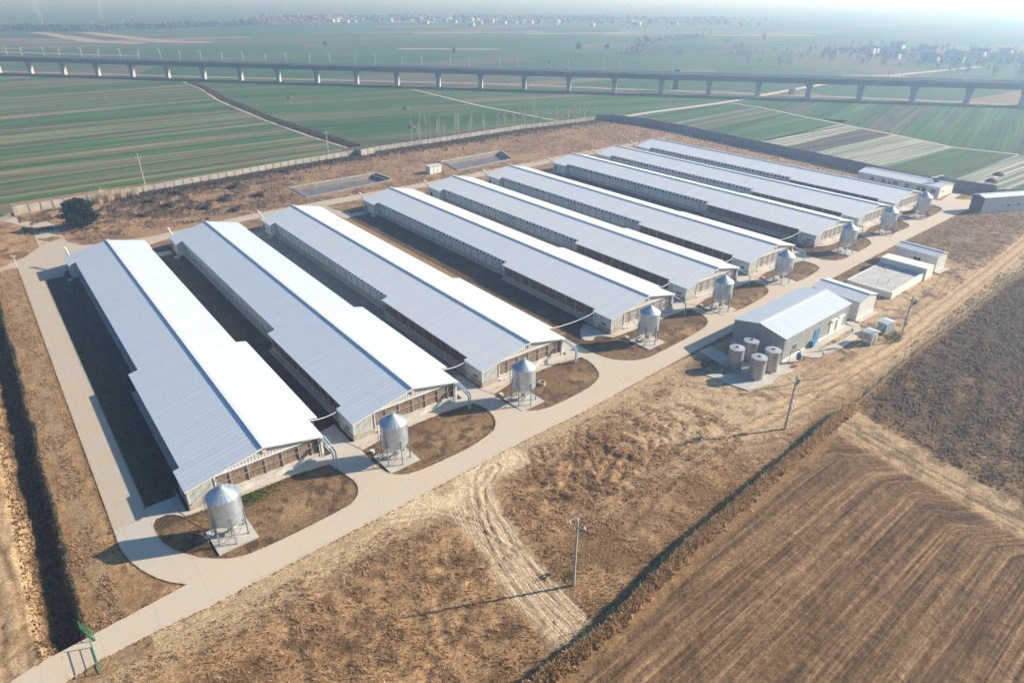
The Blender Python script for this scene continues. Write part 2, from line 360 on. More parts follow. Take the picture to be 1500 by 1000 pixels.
    dF = dpoly(X+(n2-.5)*1.5, Y+(n2-.5)*1.5, TRACKF); setc(sm(2.6,1.2,dF)*.75*sm(30,70,X), (.56,.425,.29)); ruts(TRACKF, (.8,1.1), w=.2, dep=.08, seed=9, wob=.5)
    for q, pts in enumerate(([(31,-16),(28,-21),(31,-27),(38,-31)],[(40,-16),(36,-20),(33,-26)],[(46,-28),(52,-33),(60,-36)],[(62,-18),(66,-24),(74,-30),(86,-33)],[(108,-24),(118,-27),(132,-26),(150,-22)],[(150,-14),(158,-20),(175,-24)])):
        ruts(pts, (.75,1.0), w=.18, dep=.09, seed=70+q*3, wob=.6)
    # brown grass east of the sandy yard
    ea = sm(146,165,X+(n2-.5)*30)*(Y < 0)*(s > 3)*sm(7.5,11,s); setc(ea*.8, (.20,.135,.09)); setc(ea*sm(.5,.65,n5)*.7, (.07,.055,.045))
    # compound lots: dark soil between the barns
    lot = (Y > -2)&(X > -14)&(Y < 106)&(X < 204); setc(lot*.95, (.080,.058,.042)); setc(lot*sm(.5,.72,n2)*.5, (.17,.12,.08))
    setc(((X > 53)&(X < 58.5)&(Y > 8)&(Y < 106))*.8, (.34,.22,.12)); setc(sm(.45,.6,n5)*((X > 29)&(X < 37)&(Y > 3)&(Y < 106))*1., (.33,.32,.28))
    setc(((X > 29)&(X < 37)&(Y > 3)&(Y < 106))*.85, (.30,.29,.26))
    # front dirt islands
    isl = (Y > -12)&(Y < interp(X, [(p[0], p[1]) for p in BARN])-.5)&(X > -14)&(X < 206); setc(isl*.85, (.185,.13,.08)); 
    for bx, by in BARN:
        gx = np.exp(-(((X-bx-2)/5)**2+((Y-by+7.5)/2.2)**2)); setc(isl*gx*.7*sm(.3,.6,n2), (.40,.29,.18)); setc(isl*sm(.55,.7,n5)*.4, (.11,.075,.05))
    g1 = np.exp(-(((X+3.5)/2.2)**2+((Y+1.7)/.8)**2)); setc(sm(.35,.7,g1*(.6+n3)), (.10,.13,.03))
    # west strip, fence bank and ditch
    w = (X < -17.7)&(Y > -18)&(Y < 108)
    setc(w*.8, (.27,.175,.095)); setc(w*sm(.45,.65,n5)*.5, (.43,.30,.175)); setc(w*np.exp(-((X+20.2)/.9)**2)*.7, (.30,.24,.17)); setc(w*sm(.55,.68,n2*.6+n3*.4)*sm(0,-8,Y)*.8, (.09,.06,.035))
    edge = -22.7+(n2-.5)*1.0+(n5-.5)*.8
    dp = sm(edge, edge-1.3, X)*sm(-27.4,-25.2,X+(n2-.5)*1.6)*sm(-15.5,-12,Y)*(1-sm(100,112,Y)); Z = Z-dp*1.75*sm(-14,0,Y+8)*(.8+.4*n1)
    setc(dp*.8, (.13,.085,.05)); setc(dp*sm(.5,.62,n5)*.6, (.06,.04,.025))
    ww = sm(-25.6,-27,X+(n2-.5)*1.5)*(Y < 130); setc(ww*.9, (.50,.375,.24)); setc(ww*sm(.5,.6,n2)*.6, (.25,.165,.10)); setc(ww*sm(20,45,Y)*.8*sm(.4,.6,n1+.1), (.12,.08,.05))
    Z += ww*(fbm(X*.5,Y*.5,91,4)-.4)*.8
    ruts([(-28.5,-14),(-28.3,-4),(-29.5,8),(-33,16)], (.8,1.1), w=.2, dep=.12, seed=120)
    # ground behind the barns
    bk = (Y > 103)&(X > -14)&(X < 240)&(Y < 176); setc(bk*.9, (.33,.23,.14)); 
    setc(bk*sm(.44,.62,n2*.5+n1*.5)*.75, (.17,.11,.065)); bush = sm(.45,.60,fbm(X*.22,Y*.3,41,4))*np.clip(np.exp(-(((X-15)/38)**2+((Y-141)/15)**2))*1.5,0,1)*bk
    setc(bush*.8, (.085,.06,.04)); Z += bush*(n3*.6+.2)
    wl = np.exp(-((Y-interp(X, BACKW+BACKW2)+4.)/3.0)**2)*bk*(X > 20); setc(wl*.75*sm(.35,.55,n5), (.085,.065,.045)); Z += wl*n3*.5
    setc(((X > 203)&(X < 232)&(Y > 5)&(Y < 170))*.5, (.33,.25,.18))
    # bank and ploughed field beyond the fence
    pl = sm(-.2,-1.6,s+(n2-.5)*.8)*(X < 76)
    bank = sm(.35,-.25,s+(n2-.5)*.8); Z += bank*(.5+.95*sm(82,70,X))*sm(-6,14,X+4)
    setc(bank*(s > -3)*.85, (.26,.165,.085)); setc(np.exp(-((s-.9)/.7)**2)*sm(8,20,X)*(X < 72)*.6, (.07,.05,.035))  # last dark band paints the bank's shadow into the soil colour
    u = X*math.cos(.03)+Y*math.sin(.03); v = -X*math.sin(.03)+Y*math.cos(.03)
    hx = 64.0+(Y+42)*.12+.8*np.sin(Y*.45)                             # headland
    cur = sm(hx-4.0, hx, X); v2 = v+cur*(X-hx+4.0)*.55+(n4-.5)*.25+.10*(X > 1e9)
    row = vnoise(v2*2.6+.35*vnoise(u*.08,v*.3,7), u*.03, 61)*.4+vnoise(v2*.75, u*.03, 62)*.6; row = row+.9*(row-.5)
    clod = fbm(X*2.2, Y*2.2, 63, 3); base = np.array((.195,.135,.086))
    pc = base*(.72+.50*np.clip(row,0,1)[...,None])*(.80+.40*clod[...,None])*(.75+.5*n2[...,None])
    ty = np.abs(((v2+.3*vnoise(u*.1,v*0,66))/5.2) % 1-.5)*5.2; tl = np.exp(-((ty-.55)/.14)**2)*(.35+.65*vnoise(u*.06,np.floor(v2/5.2)*3.1,67))
    pc = pc*(1-tl[...,None]*.0)+tl[...,None]*np.array((.15,.11,.075)); drk = np.exp(-((ty-.9)/.13)**2)*.45*vnoise(u*.1,np.floor(v2/5.2)*5.1,68); pc = pc*(1-drk[...,None])
    plm = (sm(-2.4,-3.4,s+(n2-.5)*1.0)*sm(66.6,64.8,X-(Y+42)*.12+(n2-.5)*1.5))
    C[:] = C*(1-plm[...,None])+pc*plm[...,None]; Z += plm*((row-.5)*.12+(clod-.5)*.14-tl*.04)
    AUX[..., 0] = v2; AUX[..., 1] = plm; AUX[..., 2] = X-np.interp(-Y, [-p[1] for p in TRACKA], [p[0] for p in TRACKA]); AUX[..., 3] = tm*sm(-17.0,-20.5,Y+(n2-.5)*2)
    # sandy headland and dark scrub to the east
    hd = sm(65,66.5,X-(Y+42)*.12)*sm(75.5,73.5,X+(n2-.5)*3-(Y+38)*.20)*(s < -1); setc(hd*.9, (.42,.32,.21)); setc(hd*sm(.5,.62,n5)*.6, (.13,.10,.07))
    if True:
        for o in (69.0,70.4): 
            dd = np.abs(X-(Y+42)*.13-o+1.5+(n2-.5)*.8); r = np.exp(-(dd/.2)**2)*(s < -1); Z -= r*.08; setc(r*.5, (.16,.12,.08))
    sc = sm(73,75.5,X+(n2-.5)*3-(Y+38)*.20)*sm(-.5,-2.0,s); Z += sc*(fbm(X*.5,Y*.5,95,4)-.45)*.5
    setc(sc*.95, (.135,.095,.060)); setc(sc*sm(74,100,X-(Y+60)*.4)*.75, (.075,.062,.052)); str_ = fbm(X*.28+Y*.05, Y*.75-X*.10, 71, 4); setc(sc*sm(.42,.60,str_)*.8, (.055,.045,.038))
    setc(sc*sm(.50,.66,fbm(X*.4,Y*.8,72,3))*.55*sm(140,90,X), (.24,.165,.09)); setc(sc*sm(.5,.6,fbm(X*.06,Y*.06,73,3))*.35, (.06,.055,.05))
    # agricultural plain beyond the compound
    fr = np.zeros(X.shape); fr[(X > 236)|(Y > 174)|(X < -60)|(Y < -95)|((Y > 160)&(X < -13))|((X < -14)&(Y > 165))] = 1.
    setc(fr, (.085,.105,.055)); Z = Z*(1-fr)
    for P in PONDS:
        c = np.mean(np.array(P), 0); Q = [tuple(c+(np.array(p)-c)*.985) for p in P]; Z = np.where(inpoly(X, Y, Q), -1.5, Z)
    # keep the ground below every paved surface
    fl = ((X > -18.6)&(X < 230)&(Y > np.interp(X,[-28,0,12,30,56,69,126,200,230],[-17,-16.6,-15.7,-14.3,-13.3,-12.,-9.3,-5.2,-4]))&(Y < 160)).astype(float)
    Z = np.where((fl > 0)&~((Y > 124)|((X > 210)&(Y > 10))), np.minimum(Z, .0)*.3-.03, Z)
    Z = np.where((X > -30)&(X < -12)&(Y < -9)&(Y > -17), np.minimum(Z, -.04), Z)
    Z = np.where((X > 66)&(X < 156)&(Y > -29.5)&(Y < -8), np.minimum(Z*.3, -.0)-.02, Z)
    return C, Z, fr
def axis(segs):
    r = [segs[0][0]]
    for a, b, st in segs:
        n = max(1, int(round((b-a)/st))); r += list(a+(b-a)*(np.arange(n)+1)/n)
    return np.array(r)
ax_ = axis([(-4000,-1000,500),(-1000,-200,80),(-200,-40,16),(-40,-32,2),(-32,78,.26),(78,130,.5),(130,240,1.0),(240,400,8),(400,1200,40),(1200,9000,300)])
ay_ = axis([(-4000,-800,400),(-800,-160,60),(-160,-74,6),(-74,-12,.26),(-12,6,.5),(6,104,1.2),(104,172,.7),(172,200,3),(200,400,10),(400,1400,50),(1400,12000,400)])
GX, GY = np.meshgrid(ax_, ay_)
GC, GZ, GF = ground_fn(GX, GY)
nx, ny = len(ax_), len(ay_)
me = bpy.data.meshes.new('ground'); co = np.stack([GX, GY, GZ], -1).reshape(-1, 3).astype(np.float32)
idx = (np.arange(nx-1)[None,:]+np.arange(ny-1)[:,None]*nx).reshape(-1)
quads = np.stack([idx, idx+1, idx+1+nx, idx+nx], -1).astype(np.int32)
me.vertices.add(len(co)); me.vertices.foreach_set('co', co.ravel())
me.loops.add(quads.size); me.loops.foreach_set('vertex_index', quads.ravel())
me.polygons.add(len(quads)); me.polygons.foreach_set('loop_start', np.arange(0, quads.size, 4, dtype=np.int32)); me.update(calc_edges=True)
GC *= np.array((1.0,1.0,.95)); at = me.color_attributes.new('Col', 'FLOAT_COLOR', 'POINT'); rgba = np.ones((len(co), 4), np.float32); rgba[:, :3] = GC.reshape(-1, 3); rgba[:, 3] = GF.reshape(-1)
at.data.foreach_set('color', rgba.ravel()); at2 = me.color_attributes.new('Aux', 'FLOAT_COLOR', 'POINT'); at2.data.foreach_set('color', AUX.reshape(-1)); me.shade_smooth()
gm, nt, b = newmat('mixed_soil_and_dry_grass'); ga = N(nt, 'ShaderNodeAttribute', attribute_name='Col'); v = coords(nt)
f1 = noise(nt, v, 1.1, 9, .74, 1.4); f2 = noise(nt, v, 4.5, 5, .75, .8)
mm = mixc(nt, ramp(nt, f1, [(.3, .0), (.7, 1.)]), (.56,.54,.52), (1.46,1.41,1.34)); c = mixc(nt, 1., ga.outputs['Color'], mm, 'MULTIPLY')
mm = mixc(nt, ramp(nt, f2, [(.32, .0), (.68, 1.)]), (.54,.51,.48), (1.46,1.42,1.36)); c = mixc(nt, 1., c, mm, 'MULTIPLY')
aux = N(nt, 'ShaderNodeAttribute', attribute_name='Aux'); sx = N(nt, 'ShaderNodeSeparateXYZ'); nt.links.new(aux.outputs['Vector'], sx.inputs[0]); so3 = N(nt, 'ShaderNodeSeparateXYZ'); nt.links.new(v, so3.inputs[0])
def lines(coord, k, along, ka, det=4, rough=.7):
    cb = N(nt, 'ShaderNodeCombineXYZ'); nt.links.new(mathn(nt, 'MULTIPLY', coord, k), cb.inputs[0]); nt.links.new(mathn(nt, 'MULTIPLY', along, ka), cb.inputs[1]); return noise(nt, cb.outputs[0], 1., det, rough)
r1 = lines(sx.outputs[0], 1.5, so3.outputs[0], .035, 5, .78); r2 = lines(sx.outputs[0], 4.5, so3.outputs[0], .05, 2, .6)
pr_ = mixc(nt, ramp(nt, r1, [(.36, 0.), (.64, 1.)]), (.50,.47,.44), (1.42,1.36,1.28)); pr_ = mixc(nt, mathn(nt, 'MULTIPLY', ramp(nt, r2, [(.60, 0.), (.66, 1.)]), .5), pr_, (1.9,1.75,1.55)); pr_ = mixc(nt, mathn(nt, 'MULTIPLY', ramp(nt, r2, [(.34, 1.), (.40, 0.)]), .6), pr_, (.42,.38,.34))
c = mixc(nt, sx.outputs[1], c, mixc(nt, 1., c, pr_, 'MULTIPLY'))
t1 = lines(sx.outputs[2], 1.3, so3.outputs[1], .06, 3, .6); rut = ramp(nt, mathn(nt, 'ABSOLUTE', mathn(nt, 'SUBTRACT', t1, .5)), [(.0, 1.), (.028, 0.)]); t2 = lines(sx.outputs[2], 3., so3.outputs[1], .05, 2, .6); rut2 = ramp(nt, mathn(nt, 'ABSOLUTE', mathn(nt, 'SUBTRACT', t2, .5)), [(.0, .7), (.03, 0.)])
rm = mathn(nt, 'MULTIPLY', mathn(nt, 'MAXIMUM', rut, rut2), aux.outputs['Alpha']); c = mixc(nt, mathn(nt, 'MULTIPLY', rm, .55), c, (.16,.11,.075))
# far plain: long narrow plots of wheat and fallow
vf = coords(nt, scale=(.0045,.016,1), rot=.12); vo = N(nt, 'ShaderNodeTexVoronoi', distance='CHEBYCHEV'); vo.inputs['Scale'].default_value = 1.; nt.links.new(vf, vo.inputs[0])
sp = N(nt, 'ShaderNodeSeparateColor'); nt.links.new(vo.outputs['Color'], sp.inputs[0])
fc = ramp(nt, sp.outputs[0], [(0, (.045,.10,.04)), (.45, (.06,.115,.05)), (.62, (.09,.11,.06)), (.8, (.13,.12,.08)), (.93, (.24,.17,.11)), (1., (.045,.07,.035))]); 
fs = noise(nt, coords(nt, scale=(.006,.09,1), rot=.12), 1., 4, .6); fc = mixc(nt, 1., fc, mixc(nt, fs, (.7,.7,.7), (1.3,1.3,1.3)), 'MULTIPLY')
c = mixc(nt, ga.outputs['Alpha'], c, fc)
nt.links.new(c, b.inputs['Base Color']); b.inputs['Roughness'].default_value = .95; b.inputs['Specular IOR Level'].default_value = .15
hgt = mathn(nt, 'ADD', mathn(nt, 'MULTIPLY', f1, .7), mathn(nt, 'MULTIPLY', f2, .3)); hgt = mathn(nt, 'SUBTRACT', hgt, mathn(nt, 'MULTIPLY', rm, .5)); hgt = mathn(nt, 'ADD', hgt, mathn(nt, 'MULTIPLY', mathn(nt, 'MULTIPLY', r1, sx.outputs[1]), .8)); bump(nt, b, hgt, .9, .22)
me.materials.append(gm); ground = bpy.data.objects.new('ground', me); COL.objects.link(ground); ground['kind'] = 'structure'
def zg(x, y):
    i = np.clip(np.searchsorted(ax_, x)-1, 0, nx-2); j = np.clip(np.searchsorted(ay_, y)-1, 0, ny-2)
    tx = (x-ax_[i])/(ax_[i+1]-ax_[i]); ty = (y-ay_[j])/(ay_[j+1]-ay_[j])
    return (GZ[j,i]*(1-tx)+GZ[j,i+1]*tx)*(1-ty)+(GZ[j+1,i]*(1-tx)+GZ[j+1,i+1]*tx)*ty

# ------------------------------------------------------------------ paved surfaces
def sheet(name, adds, subs, z, mat_, thick=.12):
    def ccw(p): return p if sum(p[i][0]*p[(i+1)%len(p)][1]-p[(i+1)%len(p)][0]*p[i][1] for i in range(len(p))) > 0 else p[::-1]
    polys = [ccw(p) for p in adds+subs]; V = []; F = []
    for p in polys: F.append(list(range(len(V), len(V)+len(p)))); V += [Vector(q) for q in p]
    r = delaunay_2d_cdt(V, [], F, 1, 1e-4); ov, of, oo = r[0], r[2], r[5]; keep = []
    for f, o in zip(of, oo):
        if any(k < len(adds) for k in o) and not any(k >= len(adds) for k in o): keep.append(tuple(f))
    used = {}; cnt = {}
    for f in keep:
        for a, b_ in zip(f, f[1:]+f[:1]): cnt[(a,b_)] = 1
    vs3 = [(p.x,p.y,z) for p in ov]+[(p.x,p.y,z-thick) for p in ov]; n = len(ov); fs = list(keep)
    for (a, b_) in cnt:
        if (b_, a) not in cnt: fs.append((b_, a, a+n, b_+n))
    mb = MB(); mb.v = vs3; mb.f = fs; o = obj(name, mb, mat_); o['kind'] = 'structure'; return o
def rnd(poly, it=2):
    for _ in range(it):
        q = []
        for i, p in enumerate(poly):
            n_ = poly[(i+1) % len(poly)]; q += [(p[0]*.75+n_[0]*.25, p[1]*.75+n_[1]*.25), (p[0]*.25+n_[0]*.75, p[1]*.25+n_[1]*.75)]
        poly = q
    return poly
ISL = [
 [(-14,-2.2),(-13.3,-4.8),(-12.4,-6.4),(-10.7,-8.8),(-7.8,-11.0),(-4,-11.2),(-1.1,-11.1),(5.6,-10.7),(7.3,-9.8),(8.2,-8.4),(8.5,-6.9),(7.9,-3.8),(7.2,-.75),(-10.4,-.75),(-11.9,1.4),(-14,1.4)],
 [(12.2,-.4),(12.2,-4.4),(12.3,-7.2),(13.3,-9.0),(15.2,-10.0),(19,-10.15),(24.5,-10.0),(29.1,-8.9),(30.8,-7.5),(31.7,-5.5),(31.9,-2.5),(30.8,-.4)],
 [(35.3,.3),(35.2,-4),(35.5,-6.4),(37,-8.3),(39.7,-9.2),(47.9,-8.8),(51.7,-7.6),(53.3,-6.1),(54.6,-2.7),(54.4,.3)],
 [(57.2,14),(57.0,1.3),(57.4,-2.4),(58.7,-5.2),(61.5,-7.4),(65.3,-7.8),(77.9,-6.8),(82.7,-5.8),(85,-3.7),(85.8,.6),(85.2,1.2),(64.2,1.2),(64.0,2.0),(62.2,4.0),(60.4,2.6),(59.0,4.2),(61.6,7.4),(63.2,8),(63.2,14)],
 [(87.6,2.0),(87,-1.3),(89.2,-4.6),(92.2,-5.7),(101.6,-4.9),(105.8,-4),(107.8,-1.9),(108.4,1.5),(107.6,2.0)],
 [(110.6,2.9),(110.2,-.5),(111.7,-2.9),(114,-4.3),(119,-4.5),(127.2,-3.5),(129,-1),(128.6,2.9)],
 [(133.7,14),(133.5,4.5),(132.7,-.3),(135.7,-3.4),(143,-3.2),(150.5,-2.6),(154.5,-1.9),(157.4,1.0),(158.6,3.9),(139.0,3.9),(138.9,14)],
 [(162,4.8),(161.5,.5),(163,-1.5),(170,-1.5),(176.5,-1.4),(179,.5),(180.2,3.5),(179.5,4.8)],
 [(184,5.8),(183.3,2),(184.7,-.8),(192,-.7),(200.7,-.2),(203.6,2.5),(204.2,5.8)]]
top = [(-14,4.2),(-10.4,4.2)]
for i, (bx, by) in enumerate(BARN): top += [(bx-10.2, by+6), (bx-10.2, by+.45), (bx+8.6, by+.45), (bx+8.6, by+6)]
top += [(204.3,13),(206,30),(209.5,36),(211,36),(209,8.5),(210.5,4.6),(222,6),(224,4),(216.5,3.2),(217.5,.8),(219,-.5),(214.5,-5.5),(205.8,-4.6)]
low = [(-13.3,-11.4),(-27.3,-12.9),(-29.6,-13.6),(-29.8,-16.5),(-27.5,-17.0),(-25.5,-16.6),(-22.2,-15.9),(-17.2,-15.7),(-12.7,-15.8),(2.7,-15.0),(12.2,-14.5),(30.4,-13.4),(43.8,-13.1),(55.9,-12.2),(69.1,-11.3),(100,-9.7),(125.8,-8.0),(154.1,-6.4),(180.8,-5.4),(199.9,-4.6)]
corner = [(-17.8,-1.4),(-17.3,-4.2),(-16.6,-6.4),(-15.6,-8.5),(-14.6,-10),(-13.3,-11.4)]
front = low+top[::-1]+[(-14.0,4.2),(-14,2.2),(-17.8,2.2)]+corner
lane = [(-17.8,2.0),(-14.0,2.0),(-14.0,104),(-13.9,106),(-11,106.2),(-9.7,99.3),(-10.8,96.5),(-14.1,96.5)]
sheet('road', [front], [rnd(P, 1) for P in ISL], .06, M['road'])
sheet('side_road', [[(-17.8,2.2),(-14.0,2.2),(-13.9,96.5),(-10.6,96.5),(-9.6,99.8),(8.4,100.2),(8.6,107),(15,110.4),(35,112.8),(59.6,113.3),(91.5,113.8),(137,115.2),(194,119.2),(232,121.5),(232,124.5),(194,123.2),(160,122.5),(138,121.),(95,119.),(72,118.6),(52,118.3),(37,117.6),(24,115.8),(10,113.9),(1,114.6),(-3.9,117.3),(-6.4,122.2),(-6.9,139.8),(-9.0,148.1),(-11.8,155.9),(-17.5,152.6),(-15.2,147.2),(-12.2,141.3),(-12.4,122.0),(-16.1,115.4),(-20.5,111.3),(-34,110.4),(-34,107.6),(-18,108.8)]], [], .055, M['backroad'])
for i in range(1, 9):
    bx, by = BARN[i]; w0 = bx-13.5 if i not in (3, 6) else bx-14.5
    sheet('path', [[(bx-9.6,by+96.4),(bx-9.6,by+99.5),(w0+1.2,by+99.4),(w0-1,by+106),(w0-1.4,114.2+by*.6),(w0-4.5,114.0+by*.6),(w0-3.4,by+104),(w0-2.5,by+96.2)]], [], .04, M['backroad'])
sheet('yard_slab', [[(66.5,-17.2),(71.2,-20.9),(72.4,-17.0),(80.2,-16.8),(80.1,-23.6),(79.5,-25.9),(76.0,-25.2),(72.3,-25.9),(67.9,-24.9),(67.2,-22)],[(72.5,-11.6),(75.5,-11.8),(74.8,-17.5),(71.5,-17.8)]], [], .10, M['conc'])
sheet('footpath', [rnd([(89,-22.3),(90.2,-24.2),(88.6,-25.9),(86.4,-25.7),(85.0,-23.2)],1),[(80,-24.2),(103.5,-23.6),(103.5,-22.1),(80,-22.9)],
   [(89,-25.9),(94.6,-26.4),(99,-26.2),(103,-25.2),(105.6,-23.6),(105.2,-21.6),(104.2,-21.6),(103.6,-23.4),(101.5,-24.5),(97,-25.0),(90,-24.4)]], [], .09, M['conc'])

# ------------------------------------------------------------------ crop fields beyond the walls
def fieldmat(name, rot, cols, k=.12, sub=1.2, contrast=1., fine=.35):
    m, nt, b = newmat(name); v = coords(nt, scale=(1,1,1), rot=-rot); mp = N(nt, 'ShaderNodeMapping'); nt.links.new(v, mp.inputs[0]); mp.inputs['Scale'].default_value = (.0012,k,1)
    n_ = noise(nt, mp.outputs[0], 1., 2, .45, .15); st = [(.30+.40*i/(len(cols)-1), c) for i, c in enumerate(cols)]; c = ramp(nt, n_, st)
    mp2 = N(nt, 'ShaderNodeMapping'); nt.links.new(v, mp2.inputs[0]); mp2.inputs['Scale'].default_value = (.012,sub,1); n2 = noise(nt, mp2.outputs[0], 1., 3, .6)
    c = mixc(nt, 1., c, mixc(nt, ramp(nt, n2, [(.35,0.),(.65,1.)]), (1-fine,)*3, (1+fine,)*3), 'MULTIPLY')
    n3 = noise(nt, coords(nt), .05, 5, .65); c = mixc(nt, mathn(nt, 'MULTIPLY', ramp(nt, n3, [(.5,0.),(.72,1.)]), .4), c, (.15,.13,.08))
    n4 = noise(nt, coords(nt), 1.1, 3, .6); c = mixc(nt, 1., c, mixc(nt, n4, (.8,.8,.8), (1.2,1.2,1.2)), 'MULTIPLY')
    nt.links.new(c, b.inputs['Base Color']); b.inputs['Roughness'].default_value = .95; b.inputs['Specular IOR Level'].default_value = .1; bump(nt, b, n2, .5, .1); return m
GRN, GRD, GRL, BRN, STR = (.052,.118,.036), (.036,.088,.030), (.085,.150,.060), (.20,.145,.10), (.26,.205,.13)
def field(poly, m, z=.05):
    o = sheet('field', [poly], [], z, m, .04); return o
field([(-80,170),(-14,172),(89.3,178.5),(98,183.5),(97,215),(96,266),(99.5,351),(105.5,412),(107,462),(98,488),(0,596),(-80,690)], fieldmat('striped_wheat', .03, [GRN,GRD,BRN,GRN,STR,GRL,GRN,GRD,BRN,GRN,STR,GRN], .040, .5, 1., .2))
field([(104.5,214),(107,185.5),(127,190),(212,181),(210,247),(214,296.5),(216.5,345),(208,372),(116,470),(113,412),(107.5,351),(103.5,266)], fieldmat('plain_wheat', -.25, [GRN,GRD,GRN,GRN,(.13,.13,.07),GRN,GRD], .022, .4))
field([(213,247),(213.5,181),(228,176),(268,178),(325,177),(369,180),(352,200),(317,243),(279,301),(221,366),(219,345),(216.5,296)], fieldmat('wheat_by_lane', -.3, [GRD,GRN,GRL,GRN,BRN,GRN], .02, .4))
field([(242,168),(325,169.5),(330,151),(329,128),(251,113),(244,140)], fieldmat('mixed_strips', .07, [GRL,GRN,(.22,.22,.18),GRD,GRN,BRN,GRN], .07, .8))
field([(241.5,112.6),(329,126.5),(321.5,113),(331,96),(250,91)], fieldmat('wheat_strip_bright', .05, [GRN,GRN,GRL,BRN], .06, .8))
WH = (.48,.44,.37)
field([(238.5,92),(318,96),(313.2,81.5),(237,79)], fieldmat('stubble_rows', -.04, [WH,GRN,WH,GRD,WH,GRN,WH], .35, 1.5,1.,.5))
field([(237,78.3),(313,80.8),(309.6,66),(236,67)], fieldmat('dark_tilled_plot', -.05, [(.09,.075,.065),(.11,.09,.08),(.07,.06,.05)], .15, 1.))
field([(235.5,66.3),(309.3,65.2),(300.4,36),(231.5,37)], fieldmat('pale_rows', -.03, [WH,GRL,WH,GRN,WH,GRL,WH,GRN,WH], .42, 1.5,1.,.5))
field([(232,36.2),(300,35.2),(306,16),(231,14)], fieldmat('wheat_below_rows', -.03, [GRN,(.07,.10,.035),GRN,GRD], .08, .9))
field([(231.5,13.2),(306,15.2),(310,-4),(232,-3)], fieldmat('pale_rows_east', -.01, [GRL,WH,GRL,WH,GRD,WH,GRN], .4, 1.5,1.,.5))
field([(300,-5),(310,16),(303.5,36),(316,78),(325.5,115),(336,150),(336.5,170),(386,174),(404,128),(450,60),(560,-120),(400,-140)], fieldmat('broad_wheat', .28, [GRN,GRL,GRN,GRD,GRN,(.09,.085,.06),GRL,GRN], .03, .5))
sheet('dirt_path', [[(217.3,345),(218.6,345),(215.3,296.5),(211.4,247),(213,182),(211.3,182),(209.4,247),(213.4,296.5)]], [], .07, M['backroad'], .04)
sheet('dirt_path', [[(333.6,170),(334.8,170),(334.4,150.7),(323.6,115),(314.3,78.8),(302,35.6),(308,15),(306.5,15),(300.4,35.6),(312.6,78.8),(321.8,115),(332.6,150.7)]], [], .07, M['backroad'], .04)
sheet('branch_road', [[(228.5,172.4),(268.7,175.8),(325,174.6),(369.8,177.4),(386,181),(443,186.6),(520,192),(700,175),(700,169),(520,186),(443,181.6),(386,176.4),(369.8,173.4),(325,170.6),(268.7,172),(234,169.5)]], [], .09, M['road'], .04)
vr = [(-150,780),(13.1,595),(107.8,487.5),(196.2,392),(278.5,303),(316.7,247),(344.7,211.5),(403.5,132.5),(453,59.4),(560,-90),(760,-360)]
def strip_poly(pts, w):
    L_ = []; R_ = []
    for i, p in enumerate(pts):
        a = Vector(pts[max(0,i-1)]); c_ = Vector(pts[min(len(pts)-1,i+1)]); d = (c_-a).normalized(); n_ = Vector((-d.y,d.x))*w/2
        L_.append(tuple(Vector(p)+n_)); R_.append(tuple(Vector(p)-n_))
    return L_+R_[::-1]
sheet('asphalt_road', [strip_poly(vr, 6.)], [], .11, mat('dark_asphalt', (.07,.075,.085), .85, var=.15), .05)
sheet('verge', [strip_poly([(x+9,y+8) for x,y in vr], 8.)], [], .08, mat('tan_verge', (.30,.20,.13), .95, var=.25, sc=.2), .05)
FB = mat('pale_fallow_strip', (.36,.25,.18), .95, var=.15, sc=.05)
for P in ([(95,1240),(115,1240),(150,970),(188,905),(165,885),(125,950)],[(150,1204),(172,1204),(218,915),(262,880),(235,862),(195,900)],[(700,800),(860,720),(870,742),(712,826)],[(380,640),(470,570),(480,580),(392,652)],[(900,620),(1040,520),(1052,535),(915,640)],[(560,900),(760,830),(768,850),(570,925)],[(20,840),(130,700),(134,704),(26,846)],[(470,215),(560,170),(575,185),(486,232)]):
    sheet('field', [P], [], .12, FB, .04)
# ditch through the wheat
dp_ = [(113,461),(110.3,412),(104.2,351),(100.5,266.6),(102.3,214.9),(103.7,186)]
mb = MB(); L_ = strip_poly(dp_, 4.4)
sheet('dirt_path', [strip_poly([(x-3.2+.6*math.sin(y*.05),y) for x,y in dp_], 1.3)], [], .085, M['backroad'], .04)
DITCH = dp_; n_ = len(dp_)
for i in range(n_-1):
    (x0,y0),(x1,y1) = dp_[i], dp_[i+1]
    mb.add([(x0-2.2,y0,.07),(x0+2.2,y0,.9),(x0,y0,-.01+.06),(x1-2.2,y1,.07),(x1+2.2,y1,.9),(x1,y1,.05),(x0+4,y0,.06),(x1+4,y1,.06)], [(0,3,5,2),(2,5,4,1),(1,4,7,6)])
tag(obj('ditch', mb, mat('ditch_bank_soil', (.10,.075,.05), .95, var=.5, sc=.5)), None, None, kind='structure')

